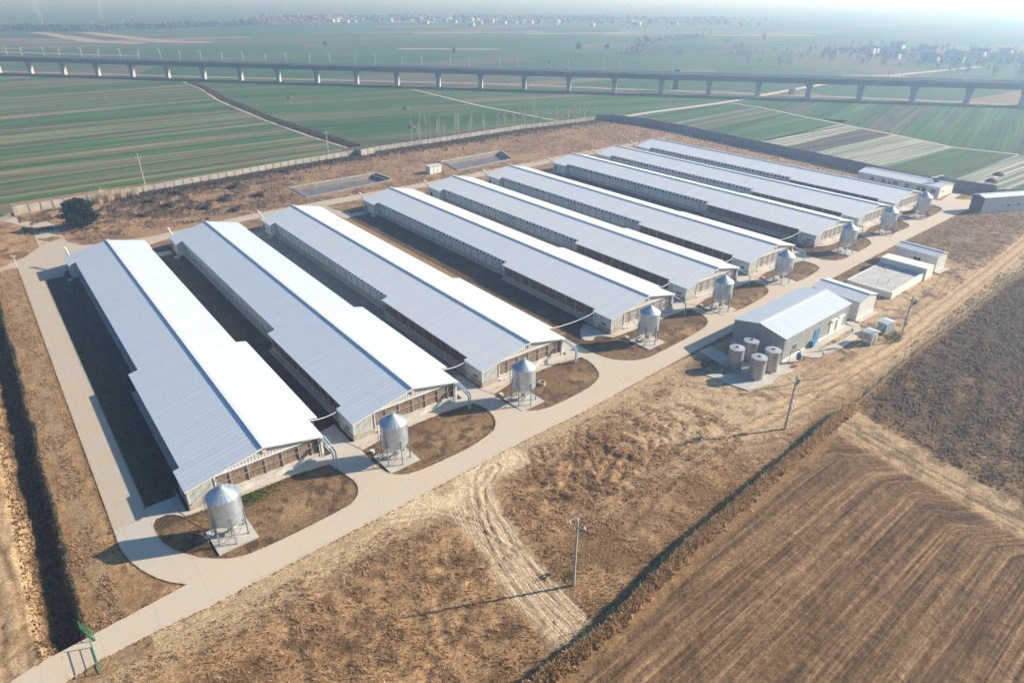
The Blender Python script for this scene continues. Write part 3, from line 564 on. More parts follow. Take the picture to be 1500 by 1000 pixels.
# ------------------------------------------------------------------ livestock barns
HR, SL = 5.271, .218
h1L,h2L,h0L,h3L,h1R,h2R,h0R,h3R = 9.945,9.154,7.722,9.273,7.704,9.026,7.372,7.584
tF,tS,tB,LB = 5.124,34.24,93.548,100.0
rz = lambda u: HR-SL*abs(u)
def roof_mb(side):
    if side < 0: P = [(0,0),(0,LB),(-h3L,LB),(-h3L,tB),(-h0L,tB),(-h0L,tS),(-h2L,tS),(-h2L,tF),(-h1L,tF),(-h1L,0)]
    else: P = [(0,0),(h1R,0),(h1R,tF),(h2R,tF),(h2R,tS),(h0R,tS),(h0R,tB),(h3R,tB),(h3R,LB),(0,LB)]
    if side < 0: P = P[::-1]; P = P[::-1]
    a = sum(P[i][0]*P[(i+1)%len(P)][1]-P[(i+1)%len(P)][0]*P[i][1] for i in range(len(P)))
    if a < 0: P = P[::-1]
    return MB().prism(P, lambda x, y: rz(x)-.13, lambda x, y: rz(x))
def hood_mb(sg):                                # small louvred inlet cover under the eave, wall plane at u=0
    m = MB(); w = .40
    m.add([(0,-w,.12),(0,w,.12),(sg*.50,-w,-.42),(sg*.50,w,-.42),(0,-w,.04),(0,w,.04),(sg*.50,-w,-.50),(sg*.50,w,-.50)],
          [(0,1,3,2),(4,6,7,5),(0,2,6,4),(1,5,7,3),(2,3,7,6),(0,4,5,1)])
    return m
mesh_hood = {s: hood_mb(s).mesh('inlet_hood', M['hood']) for s in (-1, 1)}
def side_wall(mb, u, t0, t1, z0, sg):
    x0, x1 = (u, u+.15) if sg < 0 else (u-.15, u); mb.box(x0, x1, t0, t1, z0, rz(u)-.15); return mb
def build_barn():
    r = thing('barn', '', 'barn')
    obj('roof_slope', roof_mb(-1), M['roof'], r); obj('roof_slope', roof_mb(1), M['roof'], r)
    m = MB(); m.prism([(-.26,0.02),(.26,0.02),(.26,LB-.02),(-.26,LB-.02)], lambda x,y: rz(x)+.003, lambda x,y: HR+.16-.05*abs(x)); obj('ridge_cap', m, M['ridge'], r)
    # end blocks, mid walls
    m = MB(); side_wall(m, -h1L+.18, .35, tF-.05, .9, -1); side_wall(m, -h3L+.18, tB+.05, LB-.3, .5, -1)
    side_wall(m, h1R-.18, .35, tF-.05, .9, 1); side_wall(m, h3R-.18, tB+.05, LB-.3, .5, 1)
    m.box(-h1L+.34, -h2L+.2, tF-.2, tF-.06, 0, rz(h1L)-.15); m.box(-h3L+.34, -h0L+.66, tB+.06, tB+.2, 0, rz(h3L)-.15)
    obj('end_wall_panel', m, M['wallside'], r)
    m = MB(); side_wall(m, -h0L+.5, tS+.1, tB+.05, .6, -1); side_wall(m, h0R-.5, tS+.1, tB+.05, .6, 1); obj('side_wall', m, M['wallside'], r)
    m = MB(); m.box(-h0L+.47,-h0L+.497,tS+.15,tB,rz(h0L)-.98,rz(h0L)-.2); obj('inlet_slot', m, M['dark'], r); m = MB(); m.box(h0R-.497,h0R-.47,tS+.15,tB,rz(h0R)-.98,rz(h0R)-.2); obj('inlet_slot', m, M['dark'], r)
    for s, uw in ((-1, -h0L+.5), (1, h0R-.5)):  # posts between the panels
        n = 21
        for k in range(n+1):
            t = tS+.15+(tB-tS-.25)*k/n; u0, u1 = (uw-.05, uw+.02) if s < 0 else (uw-.02, uw+.05)
            if k == 0 and s < 0 or k == 0: pm = MB().box(-.035,.035,-.045,.045,.5,rz(uw)-.16).mesh('wall_post', M['postdark'])
            q = obj('wall_post', pm, None, r, (uw+s*.03, t, 0))
            if k < n and (s < 0 or k % 2 == 0):
                for j in ((.28,.74) if s < 0 else (.5,)):
                    obj('inlet_hood', mesh_hood[s], None, r, (uw+s*.01, t+(tB-tS-.25)/n*j, rz(uw)-.34))
    m = MB()                                    # cross brace on the long side
    for (ta, tb) in ((tS+25.5, tS+28.3), (tS+2.6, tS+5.4)):
        m.tube([(-h0L+.40,ta,.7),(-h0L+.40,tb,3.0)], .035, 5); m.tube([(-h0L+.40,ta,3.0),(-h0L+.40,tb,.7)], .035, 5)
    obj('cross_brace', m, M['postdark'], r)
    # base walls
    m = MB(); m.box(-h0L+.32,-h0L+.62,tS+.1,tB+.05,0,.55); m.box(h0R-.62,h0R-.32,tS+.1,tB+.05,0,.55); m.box(-h2L+.35,-h2L+.62,tF,tS,0,.95); m.box(h2R-.62,h2R-.35,tF,tS,0,.95)
    m.box(-h1L+.12,-h1L+.36,.3,tF,0,.78); m.box(-h3L+.12,-h3L+.36,tB,LB-.25,0,.5); m.box(h1R-.36,h1R-.12,.3,tF,0,.78); m.box(h3R-.36,h3R-.12,tB,LB-.25,0,.5)
    m.box(-h1L+.37,-6.45,.30,.55,0,.85); obj('base_wall', m, M['block'], r)
    m = MB(); m.box(-h0L-.25,-h0L+.31,tS+.1,tB-.1,0,.10); m.box(-h2L-.35,-h2L+.34,tF+.1,tS,0,.14); m.box(-h3L-.9,-h3L+.1,tB-1.2,tB+.6,0,.12); m.box(-h2L-.4,-h2L+.34,tS-3.2,tS-2.2,.15,.26); obj('apron_slab', m, M['conc'], r)
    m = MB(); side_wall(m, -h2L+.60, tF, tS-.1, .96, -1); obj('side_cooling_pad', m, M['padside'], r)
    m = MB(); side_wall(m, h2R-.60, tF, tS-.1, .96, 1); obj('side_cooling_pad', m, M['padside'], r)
    pm = MB().box(-.05,.05,-.06,.06,.95,rz(h2L)-.02).mesh('pad_post', M['steel'])
    for s, uw in ((-1,-h2L+.55),(1,h2R-.55)):
        for k in range(11): obj('pad_post', pm, None, r, (uw, tF+.3+(tS-tF-.7)*k/10, 0))
    # front facade
    yb = .42
    m = MB(); m.prism([(-h1L+.34,yb),(-6.42,yb),(-6.42,yb+.14),(-h1L+.34,yb+.14)], .86, lambda x,y: rz(x)-.14); obj('front_panel', m, M['wall'], r)
    zt = 3.55
    m = MB(); P = [(-6.3,zt),(7.3,zt)]; V = []
    for yy in (yb+.02, yb+.14): V += [(-6.3,yy,zt),(7.38,yy,zt),(7.38,yy,rz(7.38)-.15),(0,yy,HR-.14),(-6.3,yy,rz(6.3)-.15)]
    m.add(V, [(0,1,2,3,4),(9,8,7,6,5),(0,5,6,1),(0,4,9,5),(1,6,7,2),(2,7,8,3),(3,8,9,4)]); obj('gable', m, M['gable'], r)
    obj('front_beam', MB().box(-6.4,7.42,yb-.07,yb+.01,zt-.16,zt+.06), M['trimwhite'], r)
    obj('front_cooling_pad', MB().box(-6.28,7.2,yb+.18,yb+.32,1.02,zt-.16), M['pad'], r)
    m = MB(); bays = [-6.32,-4.5,-2.3,-.1,2.1,4.3,6.0,7.22]
    for x in bays: m.box(x-.045,x+.045,yb+.02,yb+.12,1.0,zt-.17)
    m.box(-6.28,7.2,yb+.0,yb+.05,2.22,2.30); m.box(-6.28,7.2,yb+.01,yb+.05,3.05,3.09); obj('pad_frame', m, M['steel'], r)
    m = MB(); m.box(-6.42,7.52,yb-.04,yb+.5,0,1.0); m.box(-6.2,7.1,yb-.30,yb-.05,.0,.34); m.box(-5.4,-3.6,yb-.42,yb-.31,0,.26); m.box(2.4,5.2,yb-.42,yb-.31,0,.26); obj('plinth', m, M['plinth'], r)
    m = MB(); m.box(7.28,7.58,yb-.12,yb-.045,0,rz(7.6)-.16); m.box(-6.44,-6.30,yb-.11,yb-.045,0,rz(6.4)-.16); m.box(7.0,7.1,yb-.12,yb-.045,0,zt-.17); obj('corner_column', m, M['trimwhite'], r)
    s = obj('round_sign', MB().lathe([(.38,-.05),(.38,.05)], 20), M['signred'], r, (0,yb-.10,HR-.62)); s.rotation_euler = (math.pi/2,0,0)
    k = obj('sign_face', MB().lathe([(.28,.0),(.28,.012)], 18), M['lamp'], s, (0,0,.05)); obj('sign_mark', MB().box(-.05,.03,-.12,.12,0,.01), M['signred'], s, (0,0,.063))
    # door and windows of the end blocks on the left
    obj('door', MB().box(-h1L+.11,-h1L+.175,3.5,4.5,.06,2.25), M['door'], r)
    dk = MB().box(-.04,.0,-.22,.22,-.2,.2).mesh('window', M['glass'])
    for t, z in ((1.75,1.45),(2.35,1.45),(tB+2.6,1.35)): obj('window', dk, None, r, (-h1L+.175 if t < 9 else -h3L+.175, t, z))
    obj('doorway', MB().box(-h3L+.13,-h3L+.175,LB-2.2,LB-1.2,.1,2.0), M['dark'], r)
    obj('wall_lamp', MB().box(-.12,0,-.12,.12,-.08,.08), M['postdark'], r, (-h1L+.17, 2.9, 2.62))
    m = MB(); m.box(-h3L+.35,h3R-.35,LB-.42,LB-.3,0,rz(h3L)-.16); V = []
    for yy in (LB-.42, LB-.3): V += [(-h3L+.35,yy,rz(h3L)-.16),(h3R-.35,yy,rz(h3L)-.16),(h3R-.35,yy,rz(h3R)-.16),(0,yy,HR-.14)]
    m.add(V, [(0,1,2,3),(7,6,5,4),(0,4,5,1),(1,5,6,2),(2,6,7,3),(3,7,4,0)]); obj('rear_gable', m, M['wall'], r)
    obj('stay_rod', MB().tube([(-h1L+.5,yb-.02,1.9),(-7.0,yb-.02,3.5)], .018, 5), M['postdark'], r)
    # flashing along the front eaves
    m = MB()
    for s, hh in ((-1, h1L), (1, h1R)):
        m.add([(0,-.025,HR-.16),(s*hh,-.025,rz(hh)-.16),(s*hh,-.025,rz(hh)+.02),(0,-.025,HR+.02),(0,-.003,HR-.16),(s*hh,-.003,rz(hh)-.16),(s*hh,-.003,rz(hh)+.02),(0,-.003,HR+.02)],
              [(0,1,2,3),(7,6,5,4),(0,4,5,1),(1,5,6,2),(2,6,7,3)])
    obj('verge_flashing', m, M['trimwhite'], r)
    return r
barn0 = build_barn()
BL = ['long white-roofed barn nearest the side road, leftmost in the row of nine', 'second white-roofed barn from the side road, steep in view, dark soil strip on its left',
      'third white-roofed barn from the side road, pale paved alley on its left', 'fourth white-roofed barn from the side road, just past the first wide grassy gap',
      'fifth white-roofed barn, in the middle of the row of nine', 'sixth white-roofed barn from the side road, last before the second wide gap', 'seventh white-roofed barn, just past the second wide gap in the row',
      'eighth white-roofed barn, last but one before the white office building', 'ninth and farthest white-roofed barn, beside the white office building']
for i, (bx, by) in enumerate(BARN):
    b_ = barn0 if i == 0 else copy_tree(barn0); b_.location = (bx, by, 0)
    for ch in [o for o in COL.objects if o.parent == b_]:     # roof colours brighten along the row, painting in light; film covers the farther pads
        nm_ = ch.name.split('.')[0]; mt_ = None
        if nm_ in ('roof_slope',): mt_ = M['roof_dim_lit'] if i < 2 else (M['roof'] if i < 4 else M['roof_bright_lit'])
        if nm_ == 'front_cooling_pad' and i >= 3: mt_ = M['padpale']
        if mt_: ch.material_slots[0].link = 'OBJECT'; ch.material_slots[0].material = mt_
    1; tag(b_, BL[i], 'barn', 'livestock barns in a row')

# ------------------------------------------------------------------ feed silos in front of every barn
def build_silo():
    r = thing('feed_silo', '', 'silo'); R_ = 1.80; z0, z1 = 2.65, 5.9
    obj('silo_body', MB().lathe([(R_,z0),(R_*1.004,z0+.8),(R_,z0+1.6),(R_*1.004,z0+2.4),(R_,z1)], 40), M['galv'], r, smooth=True)
    m = MB(); prof = []; m.lathe([(R_+.07,z1-.05),(R_+.07,z1),(.28,7.0),(.28,7.06)], 20); obj('silo_roof', m, M['galvcone'], r)
    obj('lid', MB().lathe([(.33,7.06),(.33,7.2),(.2,7.26)], 16), M['galvcone'], r)
    obj('hopper', MB().lathe([(.22,1.05),(R_,z0)], 28), M['galvcone'], r)
    m = MB(); m.box(-.28,.28,-.28,.28,.55,1.05); m.tube([(0,0,.75),(.9,.5,.45)], .12, 8); obj('boot', m, M['steel'], r)
    lm = MB(); lm.box(-.06,.06,-.05,.05,.0,z0+1.15); lm.box(-.13,.13,-.13,.13,0,.04); lme = lm.mesh('leg', M['leg'])
    for k in range(6):
        a = math.radians(25+60*k); o = obj('leg', lme, None, r, ((R_+.06)*math.cos(a),(R_+.06)*math.sin(a),0)); o.rotation_euler = (0,0,a)
    m = MB()
    for k in range(6):
        a = math.radians(25+60*k); c = math.radians(85+60*k); p = lambda q, z: ((R_+.06)*math.cos(q),(R_+.06)*math.sin(q),z)
        m.tube([p(a,.35),p(c,2.5)], .028, 5); m.tube([p(a,.9),p(c,.9)], .025, 5)
    obj('cross_brace', m, M['leg'], r)
    m = MB(); a = math.radians(150); ux, uy = math.cos(a), math.sin(a); px_, py_ = -uy*.22, ux*.22
    for s in (-1, 1): m.tube([((R_+.30)*ux+s*px_,(R_+.30)*uy+s*py_,.2),((R_+.30)*ux+s*px_,(R_+.30)*uy+s*py_,z1),((R_-.2)*ux+s*px_,(R_-.2)*uy+s*py_,z1+.55)], .025, 5)
    for k in range(18): z = .45+k*.3; m.tube([((R_+.30)*ux-px_,(R_+.30)*uy-py_,z),((R_+.30)*ux+px_,(R_+.30)*uy+py_,z)], .018, 4)
    for z in (2.6,3.3,4.0,4.7,5.4): m.tube([((R_+.30+.5*math.sin(q))*ux+px_*1.8*math.cos(q),(R_+.30+.5*math.sin(q))*uy+py_*1.8*math.cos(q),z) for q in [math.pi*j/6 for j in range(7)]], .018, 4)
    obj('ladder', m, M['steel'], r)
    obj('roof_ladder', MB().tube([((R_)*ux,(R_)*uy,z1+.12),(.4*ux,.4*uy,7.02)], .03, 5), M['leg'], r)
    m = MB(); 
    for j in range(9): q = math.radians(-42+j*3.2); m.add([((R_+.012)*math.cos(q),(R_+.012)*math.sin(q),5.05-.11*(j%3)),((R_+.012)*math.cos(q+.045),(R_+.012)*math.sin(q+.045),5.05-.11*(j%3)),((R_+.012)*math.cos(q+.045),(R_+.012)*math.sin(q+.045),5.2),((R_+.012)*math.cos(q),(R_+.012)*math.sin(q),5.2)], [(0,1,2,3)])
    obj('blue_marking', m, M['blue'], r)
    obj('manhole_hatch', MB().box(.55,.95,-.2,.2,6.48,6.6), M['galvcone'], r)
    return r
silo0 = build_silo()
SL_ = ['large galvanised feed silo in the left foreground, nearest the side road', 'second feed silo from the left, at the front of the second barn', 'third feed silo from the left, well ring on the grass to its right',
       'fourth feed silo from the left, in front of the first barn past the wide gap', 'fifth feed silo, fronting the middle barn of the row', 'sixth feed silo from the left, left of the second wide gap', 'seventh feed silo, opposite the farthest of the small service sheds', 'eighth feed silo, red auger machinery at its foot, next to last in the row', 'ninth and farthest feed silo, closest to the white office building']
SP = [(-7.1,-6.9),(15.1,-5.9),(37.9,-5.1),(68.0,-3.5)]+[(bx-6.8, by-6.1) for bx, by in BARN[4:]]
for i, (x, y) in enumerate(SP):
    s = silo0 if i == 0 else copy_tree(silo0); s.location = (x, y, .13); s.rotation_euler = (0,0,.035); tag(s, SL_[i], 'silo', 'feed silos in front of the barns')
    o = obj('silo_pad', MB().obox((x,y), (1,.03), 4.5, 4.6, -.05, .13), M['conc']); tag(o, None, None, kind='structure')
# auger pipes low from silo to barn, twin pipes, conveyors, hanging pipes between the barns
for i, (bx, by) in enumerate(BARN):
    x, y = SP[i]
    t = thing('feed_auger', 'thin feed pipe running from the %s silo from the left into its barn' % nth(i+1), 'pipe', (0,0,0), 0, 'feed pipes at the silos')
    obj('auger_tube', MB().tube([(x+.1,y+.3,.85),(x+.5,y+3.,1.9),(x+.9,by+.38,3.0)], .045, 6), M['steel'], t)
    obj('motor', MB().box(x-.12,x+.3,y+.1,y+.5,.7,1.0), M['leg'], t)
    t = thing('overhead_pipes', 'pair of pale blue pipes arching off the right front corner of the %s barn' % nth(i+1), 'pipes', (bx+7.55, by+.35, 0), 0, 'twin pipes at the barn corners')
    gs, gr = (.42, .11) if i < 3 else (.30, .07)
    for k in (0, 1):
        o = obj('pipe', MB().tube([(k*gs,.15,3.15),(k*gs+.05,-2.75+k*.1,2.55),(k*gs+.05,-3.0+k*.1,2.42),(k*gs+.05,-3.1+k*.1,2.2),(k*gs+.05,-3.1+k*.1,0)], gr, 10), M['pipe'], t, smooth=True)
    t = thing('conveyor', 'short slanted white tube conveyor sticking out behind the %s barn' % nth(i+1), 'conveyor', (bx-8.0, by+98.2, 0), 0, 'conveyors behind the barns')
    obj('conveyor_tube', MB().tube([(0,0,1.7),(-.15,5.2,3.95)], .2, 10), M['whitepipe'], t, smooth=True)
    obj('drive_head', MB().obox((-.15,5.35), (0,1), .6, .5, 3.7, 4.3), M['whitepipe'], t)
    obj('support_leg', MB().tube([(-.1,4.2,0),(-.1,4.2,3.3)], .05, 6), M['leg'], t)
    if i < 8:
        nx_, ny_ = BARN[i+1]; A = Vector((bx+7.75, by+5.0, 3.35)); B = Vector((nx_-9.85, ny_+4.6, 3.0)); sag = .25+.02*(B-A).length
        P = [A.lerp(B, k/10)-Vector((0,0,sag*4*(k/10)*(1-k/10))) for k in range(11)]
        tag(obj('hanging_pipe', MB().tube(P, .055, 6), M['whitepipe'], smooth=True), 'white pipe sagging across the alley between the %s and %s barns' % (nth(i+1), nth(i+2)), 'pipe', 'pipes hanging between barns')
# yard hydrants / lamps and wells by the silos
for i, (bx, by) in enumerate(BARN[:6]):
    x, y = SP[i]
    t = thing('valve_post', 'small blue valve head on a post beside the %s silo from the left' % nth(i+1), 'valve post', (x-2.55, y+.35, 0), 0, 'valve posts by the silos')
    obj('post', MB().tube([(0,0,0),(0,0,.9)], .05, 6), M['leg'], t); obj('valve_head', MB().lathe([(.1,.85),(.3,.95),(.3,1.05),(.12,1.12)], 12), M['pipe'], t)
    if i > 0:
        t = thing('vent_stub', 'short white pipe stub in the soil left of the %s silo' % nth(i+1), 'pipe stub', (x-1.9, y+3.2, 0), 0, 'pipe stubs by the silos')
        obj('stub', MB().tube([(0,0,.0),(0,0,.35)], .28, 12), M['whitepipe'], t); obj('cap', MB().lathe([(.33,.35),(.33,.42)], 12), M['whitepipe'], t)
t = thing('well_ring', 'round white concrete well ring on the grass right of the third silo', 'well', (43.2,-3.2,0))
obj('ring', MB().lathe([(.62,0),(.62,.5),(.42,.5),(.42,.2)], 20), M['debris'], t); obj('well_cover', MB().lathe([(.4,.3),(.4,.36)], 16), M['soilheap'], t)
for (x, y, lab) in ((SP[7][0]+1.5, SP[7][1]-1.2, 'red bucket elevator at the foot of the eighth silo'), (SP[8][0]+1.5, SP[8][1]-1.2, 'red bucket elevator at the foot of the ninth silo')):
    t = thing('elevator', lab, 'machine', (x,y,.13), .3, 'red machines under the far silos')
    obj('frame', MB().box(-.5,.5,-.4,.4,.35,.95).tube([(-.6,0,.3),(-1.6,.6,1.6)], .12, 8), M['red'], t); obj('motor', MB().box(-.3,.3,-.3,.3,.96,1.3), M['postdark'], t)
    obj('wheel', MB().tube([(.45,-.5,.25),(.45,-.4,.25)], .25, 12), M['black'], t); obj('wheel', MB().tube([(-.3,-.5,.25),(-.3,-.4,.25)], .25, 12), M['black'], t)
obj_ = thing('canopy', 'small dark lean-to shelter behind the ninth silo', 'shelter', (SP[8][0]+4.2, SP[8][1]+2.6, 0), .1)
obj('shelter_wall', MB().box(-1.2,1.2,-.06,.06,0,2.0).box(1.1,1.2,.07,1.6,0,1.8), M['clad'], obj_); obj('shelter_roof', MB().prism([(-1.4,-.3),(1.4,-.3),(1.4,1.8),(-1.4,1.8)], lambda x,y: 2.05-.15*y, lambda x,y: 2.12-.15*y), M['clad'], obj_)

# ------------------------------------------------------------------ service buildings
def gable_building(name, label, cat, x, y, ang, L, W, he, hr, wall_e1, wall_e2, roofm, over=.25, base=True):
    """local x along the ridge, local y across it"""
    r = thing(name, label, cat, (x,y,0), math.radians(ang)); zb = .02; g = (hr-he)/(W/2)
    i_ = .22
    m = MB(); m.box(i_+.12,L-i_-.12,i_,i_+.12,zb,he-.10); m.box(i_+.12,L-i_-.12,W-i_-.12,W-i_,zb,he-.10); obj('long_wall', m, wall_e1, r)
    m = MB()
    for a, b_ in ((i_,i_+.118),(L-i_-.118,L-i_)):
        V = []
        for xx in (a, b_): V += [(xx,i_,zb),(xx,W-i_,zb),(xx,W-i_,he-.10+g*i_),(xx,W/2,hr-.12),(xx,i_,he-.10+g*i_)]
        m.add(V, [(0,4,3,2,1),(5,6,7,8,9),(0,1,6,5),(1,2,7,6),(4,0,5,9),(3,4,9,8),(2,3,8,7)])
    obj('end_wall', m, wall_e2, r)
    for s in (0, 1):
        P = [(0,0),(L,0),(L,W/2),(0,W/2)] if s == 0 else [(0,W/2),(L,W/2),(L,W),(0,W)]
        f0 = lambda xx, yy: hr-g*abs(yy-W/2)-.10; f1 = lambda xx, yy: hr-g*abs(yy-W/2)
        obj('roof_slope', MB().prism(P, f0, f1), roofm, r)
    obj('ridge_cap', MB().prism([(0.01,W/2-.22),(L-.01,W/2-.22),(L-.01,W/2+.22),(0.01,W/2+.22)], lambda xx,yy: hr-g*abs(yy-W/2)+.003, lambda xx,yy: hr+.09), M['ridge'], r)
    if base: obj('base_course', MB().box(i_-.04,L-i_+.04,i_-.04,i_-.003,0,.42).box(i_-.04,L-i_+.04,W-i_+.003,W-i_+.04,0,.42).box(i_-.045,i_-.005,i_,W-i_,0,.42).box(L-i_+.005,L-i_+.045,i_,W-i_,0,.42), M['plaster'], r)
    return r
def window(parent, x0, x1, z0, z1, y, axis='x', frame=None, glass=None):
    """window in the wall plane y=const (front faces -y) or x=const (faces -x)"""
    f = frame or M['trimwhite']; m = MB(); d = .05
    def bx(a0,a1,b0,b1,e0,e1):
        if axis == 'x': m.box(a0,a1,y-e1,y-e0,b0,b1)
        elif axis == 'x+': m.box(a0,a1,y+e0,y+e1,b0,b1)
        else: m.box(y-e1,y-e0,a0,a1,b0,b1) if axis == 'y' else m.box(y+e0,y+e1,a0,a1,b0,b1)
    t = .07
    bx(x0-t,x1+t,z0-t,z0,0.003,d); bx(x0-t,x1+t,z1,z1+t,0.003,d); bx(x0-t,x0,z0,z1,0.003,d); bx(x1,x1+t,z0,z1,0.003,d); bx((x0+x1)/2-.03,(x0+x1)/2+.03,z0,z1,0.003,d)
    w = obj('window', m, f, parent); m = MB(); bx(x0,x1,z0,z1,0.004,.02); obj('pane', m, glass or M['glass'], w); return w
pump = gable_building('pump_house', 'long grey-clad metal building with pale ridge beside the four water tanks', 'building', 79.93,-23.06,1.75,23.26,10.24,4.68,5.75, M['clad'], M['cladend'], M['roof_grey'])
obj('door', MB().box(10.6,12.4,.12,.21,.1,3.0), M['blue'], pump)
for a in (16.3, 19.0): obj('roller_door', MB().box(a,a+1.9,.12,.21,.1,3.0), M['lamp'], pump); obj('door_canopy', MB().box(a-.1,a+2.0,-.35,.2,3.1,3.16), M['trimwhite'], pump)
window(pump, 3.4, 4.6, 1.3, 2.5, .21)
for a in (1.4, 6.0, 12.6): obj('wall_lamp', MB().lathe([(.05,-.06),(.16,0),(.05,.06)], 10), M['lamp'], pump, (a,.12,3.9))
obj('downpipe', MB().tube([(22.9,.12,0),(22.9,.12,4.5)], .05, 6).tube([(.3,.12,0),(.3,.12,4.5)], .05, 6), M['trimwhite'], pump)
obj('side_door', MB().box(.12,.21,5.9,7.3,.05,2.3), M['dark'], pump); obj('step', MB().box(-.9,.1,5.6,8.4,0,.16), M['conc'], pump)
obj('control_box', MB().box(9.4,10.1,-.5,.05,.15,1.3), M['blue'], pump)
for i, (x, y, lab) in enumerate(((72.4,-18.9,'stainless water tank on the left of the four, nearest the main road'),(76.6,-18.8,'shaded water tank tucked behind the others against the end wall'),(72.5,-23.05,'nearest of the four ribbed stainless water tanks'),(76.5,-23.05,'right water tank, by the front corner of the grey building'))):
    t = thing('water_tank', lab, 'water tank', (x,y,.10), .4*i, 'four ribbed stainless water tanks')
    pr = []
    for k in range(20): pr += [(1.26,3.7*k/20),(1.272,3.7*(k+.5)/20)]
    obj('tank_body', MB().lathe(pr+[(1.26,3.7)], 36), M['tank'], t, smooth=True); obj('tank_lid', MB().lathe([(1.29,3.702),(1.28,3.75),(.3,3.86),(.3,3.87)], 36), M['tanktop'], t, smooth=True)
    obj('manhole', MB().lathe([(.27,3.88),(.27,3.93)], 14), M['black'], t); obj('outlet', MB().tube([(-1.24,0,.5),(-1.5,0,.5)], .09, 8).tube([(-1.1,-.6,3.4),(-1.25,-.68,3.4)], .1, 8), M['black'], t)
    if i in (2, 3): obj('ladder', MB().tube([(1.42*math.cos(a_), 1.42*math.sin(a_), .1) for a_ in (-.25,)]+[(1.42*math.cos(-.25), 1.42*math.sin(-.25), 3.6)], .03, 5).tube([(1.42*math.cos(-.02), 1.42*math.sin(-.02), .1),(1.42*math.cos(-.02), 1.42*math.sin(-.02), 3.6)], .03, 5), M['whitepipe'], t)
t = thing('water_filter', 'blue cylindrical filter with black bent pipes at the corner of the grey building', 'filter', (81.6,-24.3,0))
obj('filter_vessel', MB().lathe([(.25,.55),(.42,.7),(.42,1.7),(.25,1.85)], 16), M['blue'], t, (1.1,-.2,0), smooth=True)
obj('vessel_leg', MB().tube([(.8,-.4,0),(.9,-.3,.7)], .03, 5).tube([(1.4,-.4,0),(1.3,-.3,.7)], .03, 5).tube([(1.1,.2,0),(1.1,.1,.7)], .03, 5), M['leg'], t)
obj('black_pipe', MB().tube([(-.9,.4,0),(-.9,.4,2.3),(-.7,.4,2.45),(.9,.0,2.45),(1.1,-.2,2.3),(1.1,-.2,1.8)], .07, 8).tube([(1.5,-.2,.9),(2.2,-.5,.9),(2.25,-.5,.7),(2.25,-.5,0)], .07, 8), M['black'], t, smooth=True)
obj('ground_valve', MB().tube([(-1.6,-.5,.2),(-.3,-.9,.2)], .12, 8), M['black'], t)
shed2 = gable_building('shed', 'white-clad shed directly behind the grey building with the blue door', 'shed', 106.47,-12.35,-89.7,10.1,7.13,3.92,4.76, M['cladwhitex'], M['cladwhite'], M['roof_x'])
tag(shed2, None, None, 'white-clad service sheds')
shed3 = gable_building('shed', 'farthest white-clad service shed, past the raised water basin', 'shed', 146.06,-10.6,-92,9.93,5.05,3.63,4.3, M['cladwhitex'], M['cladwhite'], M['roof_x'])
tag(shed3, None, None, 'white-clad service sheds'); window(shed3, 4.6, 6.2, 1.4, 2.3, .22)
for s_, y_ in ((shed2, 6.9), (shed3, 4.8)): obj('ground_slab', MB().box(9.9,10.9,-.2,y_+.5,0,.12), M['conc'], s_)
rs = thing('water_basin', 'flat white raised water basin with a taller white block along its back', 'water basin', (122.36,-11.89,0), math.radians(-88.07))
obj('basin_wall', MB().box(0,9.44,0,.3,0,1.37).box(0,.3,.3,16,0,1.37).box(9.14,9.44,.3,15.9,0,1.42), M['plaster'], rs)
obj('basin_deck', MB().box(.3,9.14,.3,15.9,0,1.32), M['deckgrey'], rs)
obj('raised_block', MB().box(-.1,9.9,15.93,19.9,0,2.75), M['plaster'], rs)
obj('sloped_coping', MB().prism([(9.145,.02),(9.6,.02),(9.6,15.9),(9.145,15.9)], 0, lambda x,y: 1.42+.35*max(0,(y-1))/15), M['plaster'], rs)
for (a, b_) in ((2.4,14.3),(6.4,14.5)): obj('hatch_ring', MB().lathe([(.75,1.32),(.75,1.55),(.6,1.55),(.6,1.4)], 16), M['deckgrey'], rs, (a,b_,0))
for (a, b_) in ((5.2,3.0),(6.7,4.5)): obj('vent_pipe', MB().tube([(a,b_,1.3),(a,b_,2.2),(a,b_+.15,2.35),(a,b_+.4,2.3),(a,b_+.45,2.15)], .05, 6), M['leg'], rs)
def kiosk(label, x, y, ang, L, W, wallm, roofm_, doorm):
    t = thing('transformer_kiosk', label, 'kiosk', (x,y,0), math.radians(ang), 'transformer kiosks beside the pole')
    obj('plinth', MB().box(.1,L-.1,.1,W-.1,0,.5), M['block'], t); obj('cabinet', MB().box(0.12,L-.12,.12,W-.12,.5,2.25), wallm, t)
    V = [(-.1,-.1,2.26),(L+.1,-.1,2.26),(L+.1,W+.1,2.26),(-.1,W+.1,2.26),(-.1,-.1,2.34),(L+.1,-.1,2.34),(L+.1,W+.1,2.34),(-.1,W+.1,2.34),(L/2,-.1,2.62),(L/2,W+.1,2.62)]
    obj('kiosk_roof', MB().add(V, [(0,3,2,1),(0,1,5,8,4),(2,3,7,9,6),(1,2,6,5),(3,0,4,7),(4,8,9,7),(8,5,6,9)]), roofm_, t)
    for a in (.25, L/2+.05): obj('door', MB().box(a,a+L/2-.3,.07,.115,.6,2.15), doorm, t)
    obj('side_louvre', MB().box(.07,.115,.35,W-.35,.9,2.0), doorm, t)
kiosk('pale kiosk with grey side panel, nearer of the two by the pole', 98.37,-29.32,-.25,2.4,1.95, M['plaster'], M['roof_grey'], M['deckgrey'])
kiosk('blue-green metal kiosk, farther of the two by the pole', 104.54,-28.75,-5.8,2.7,1.8, mat('blue_green_cabinet', (.16,.30,.34), .5), M['roof_grey'], mat('pale_blue_door', (.30,.42,.46), .5))
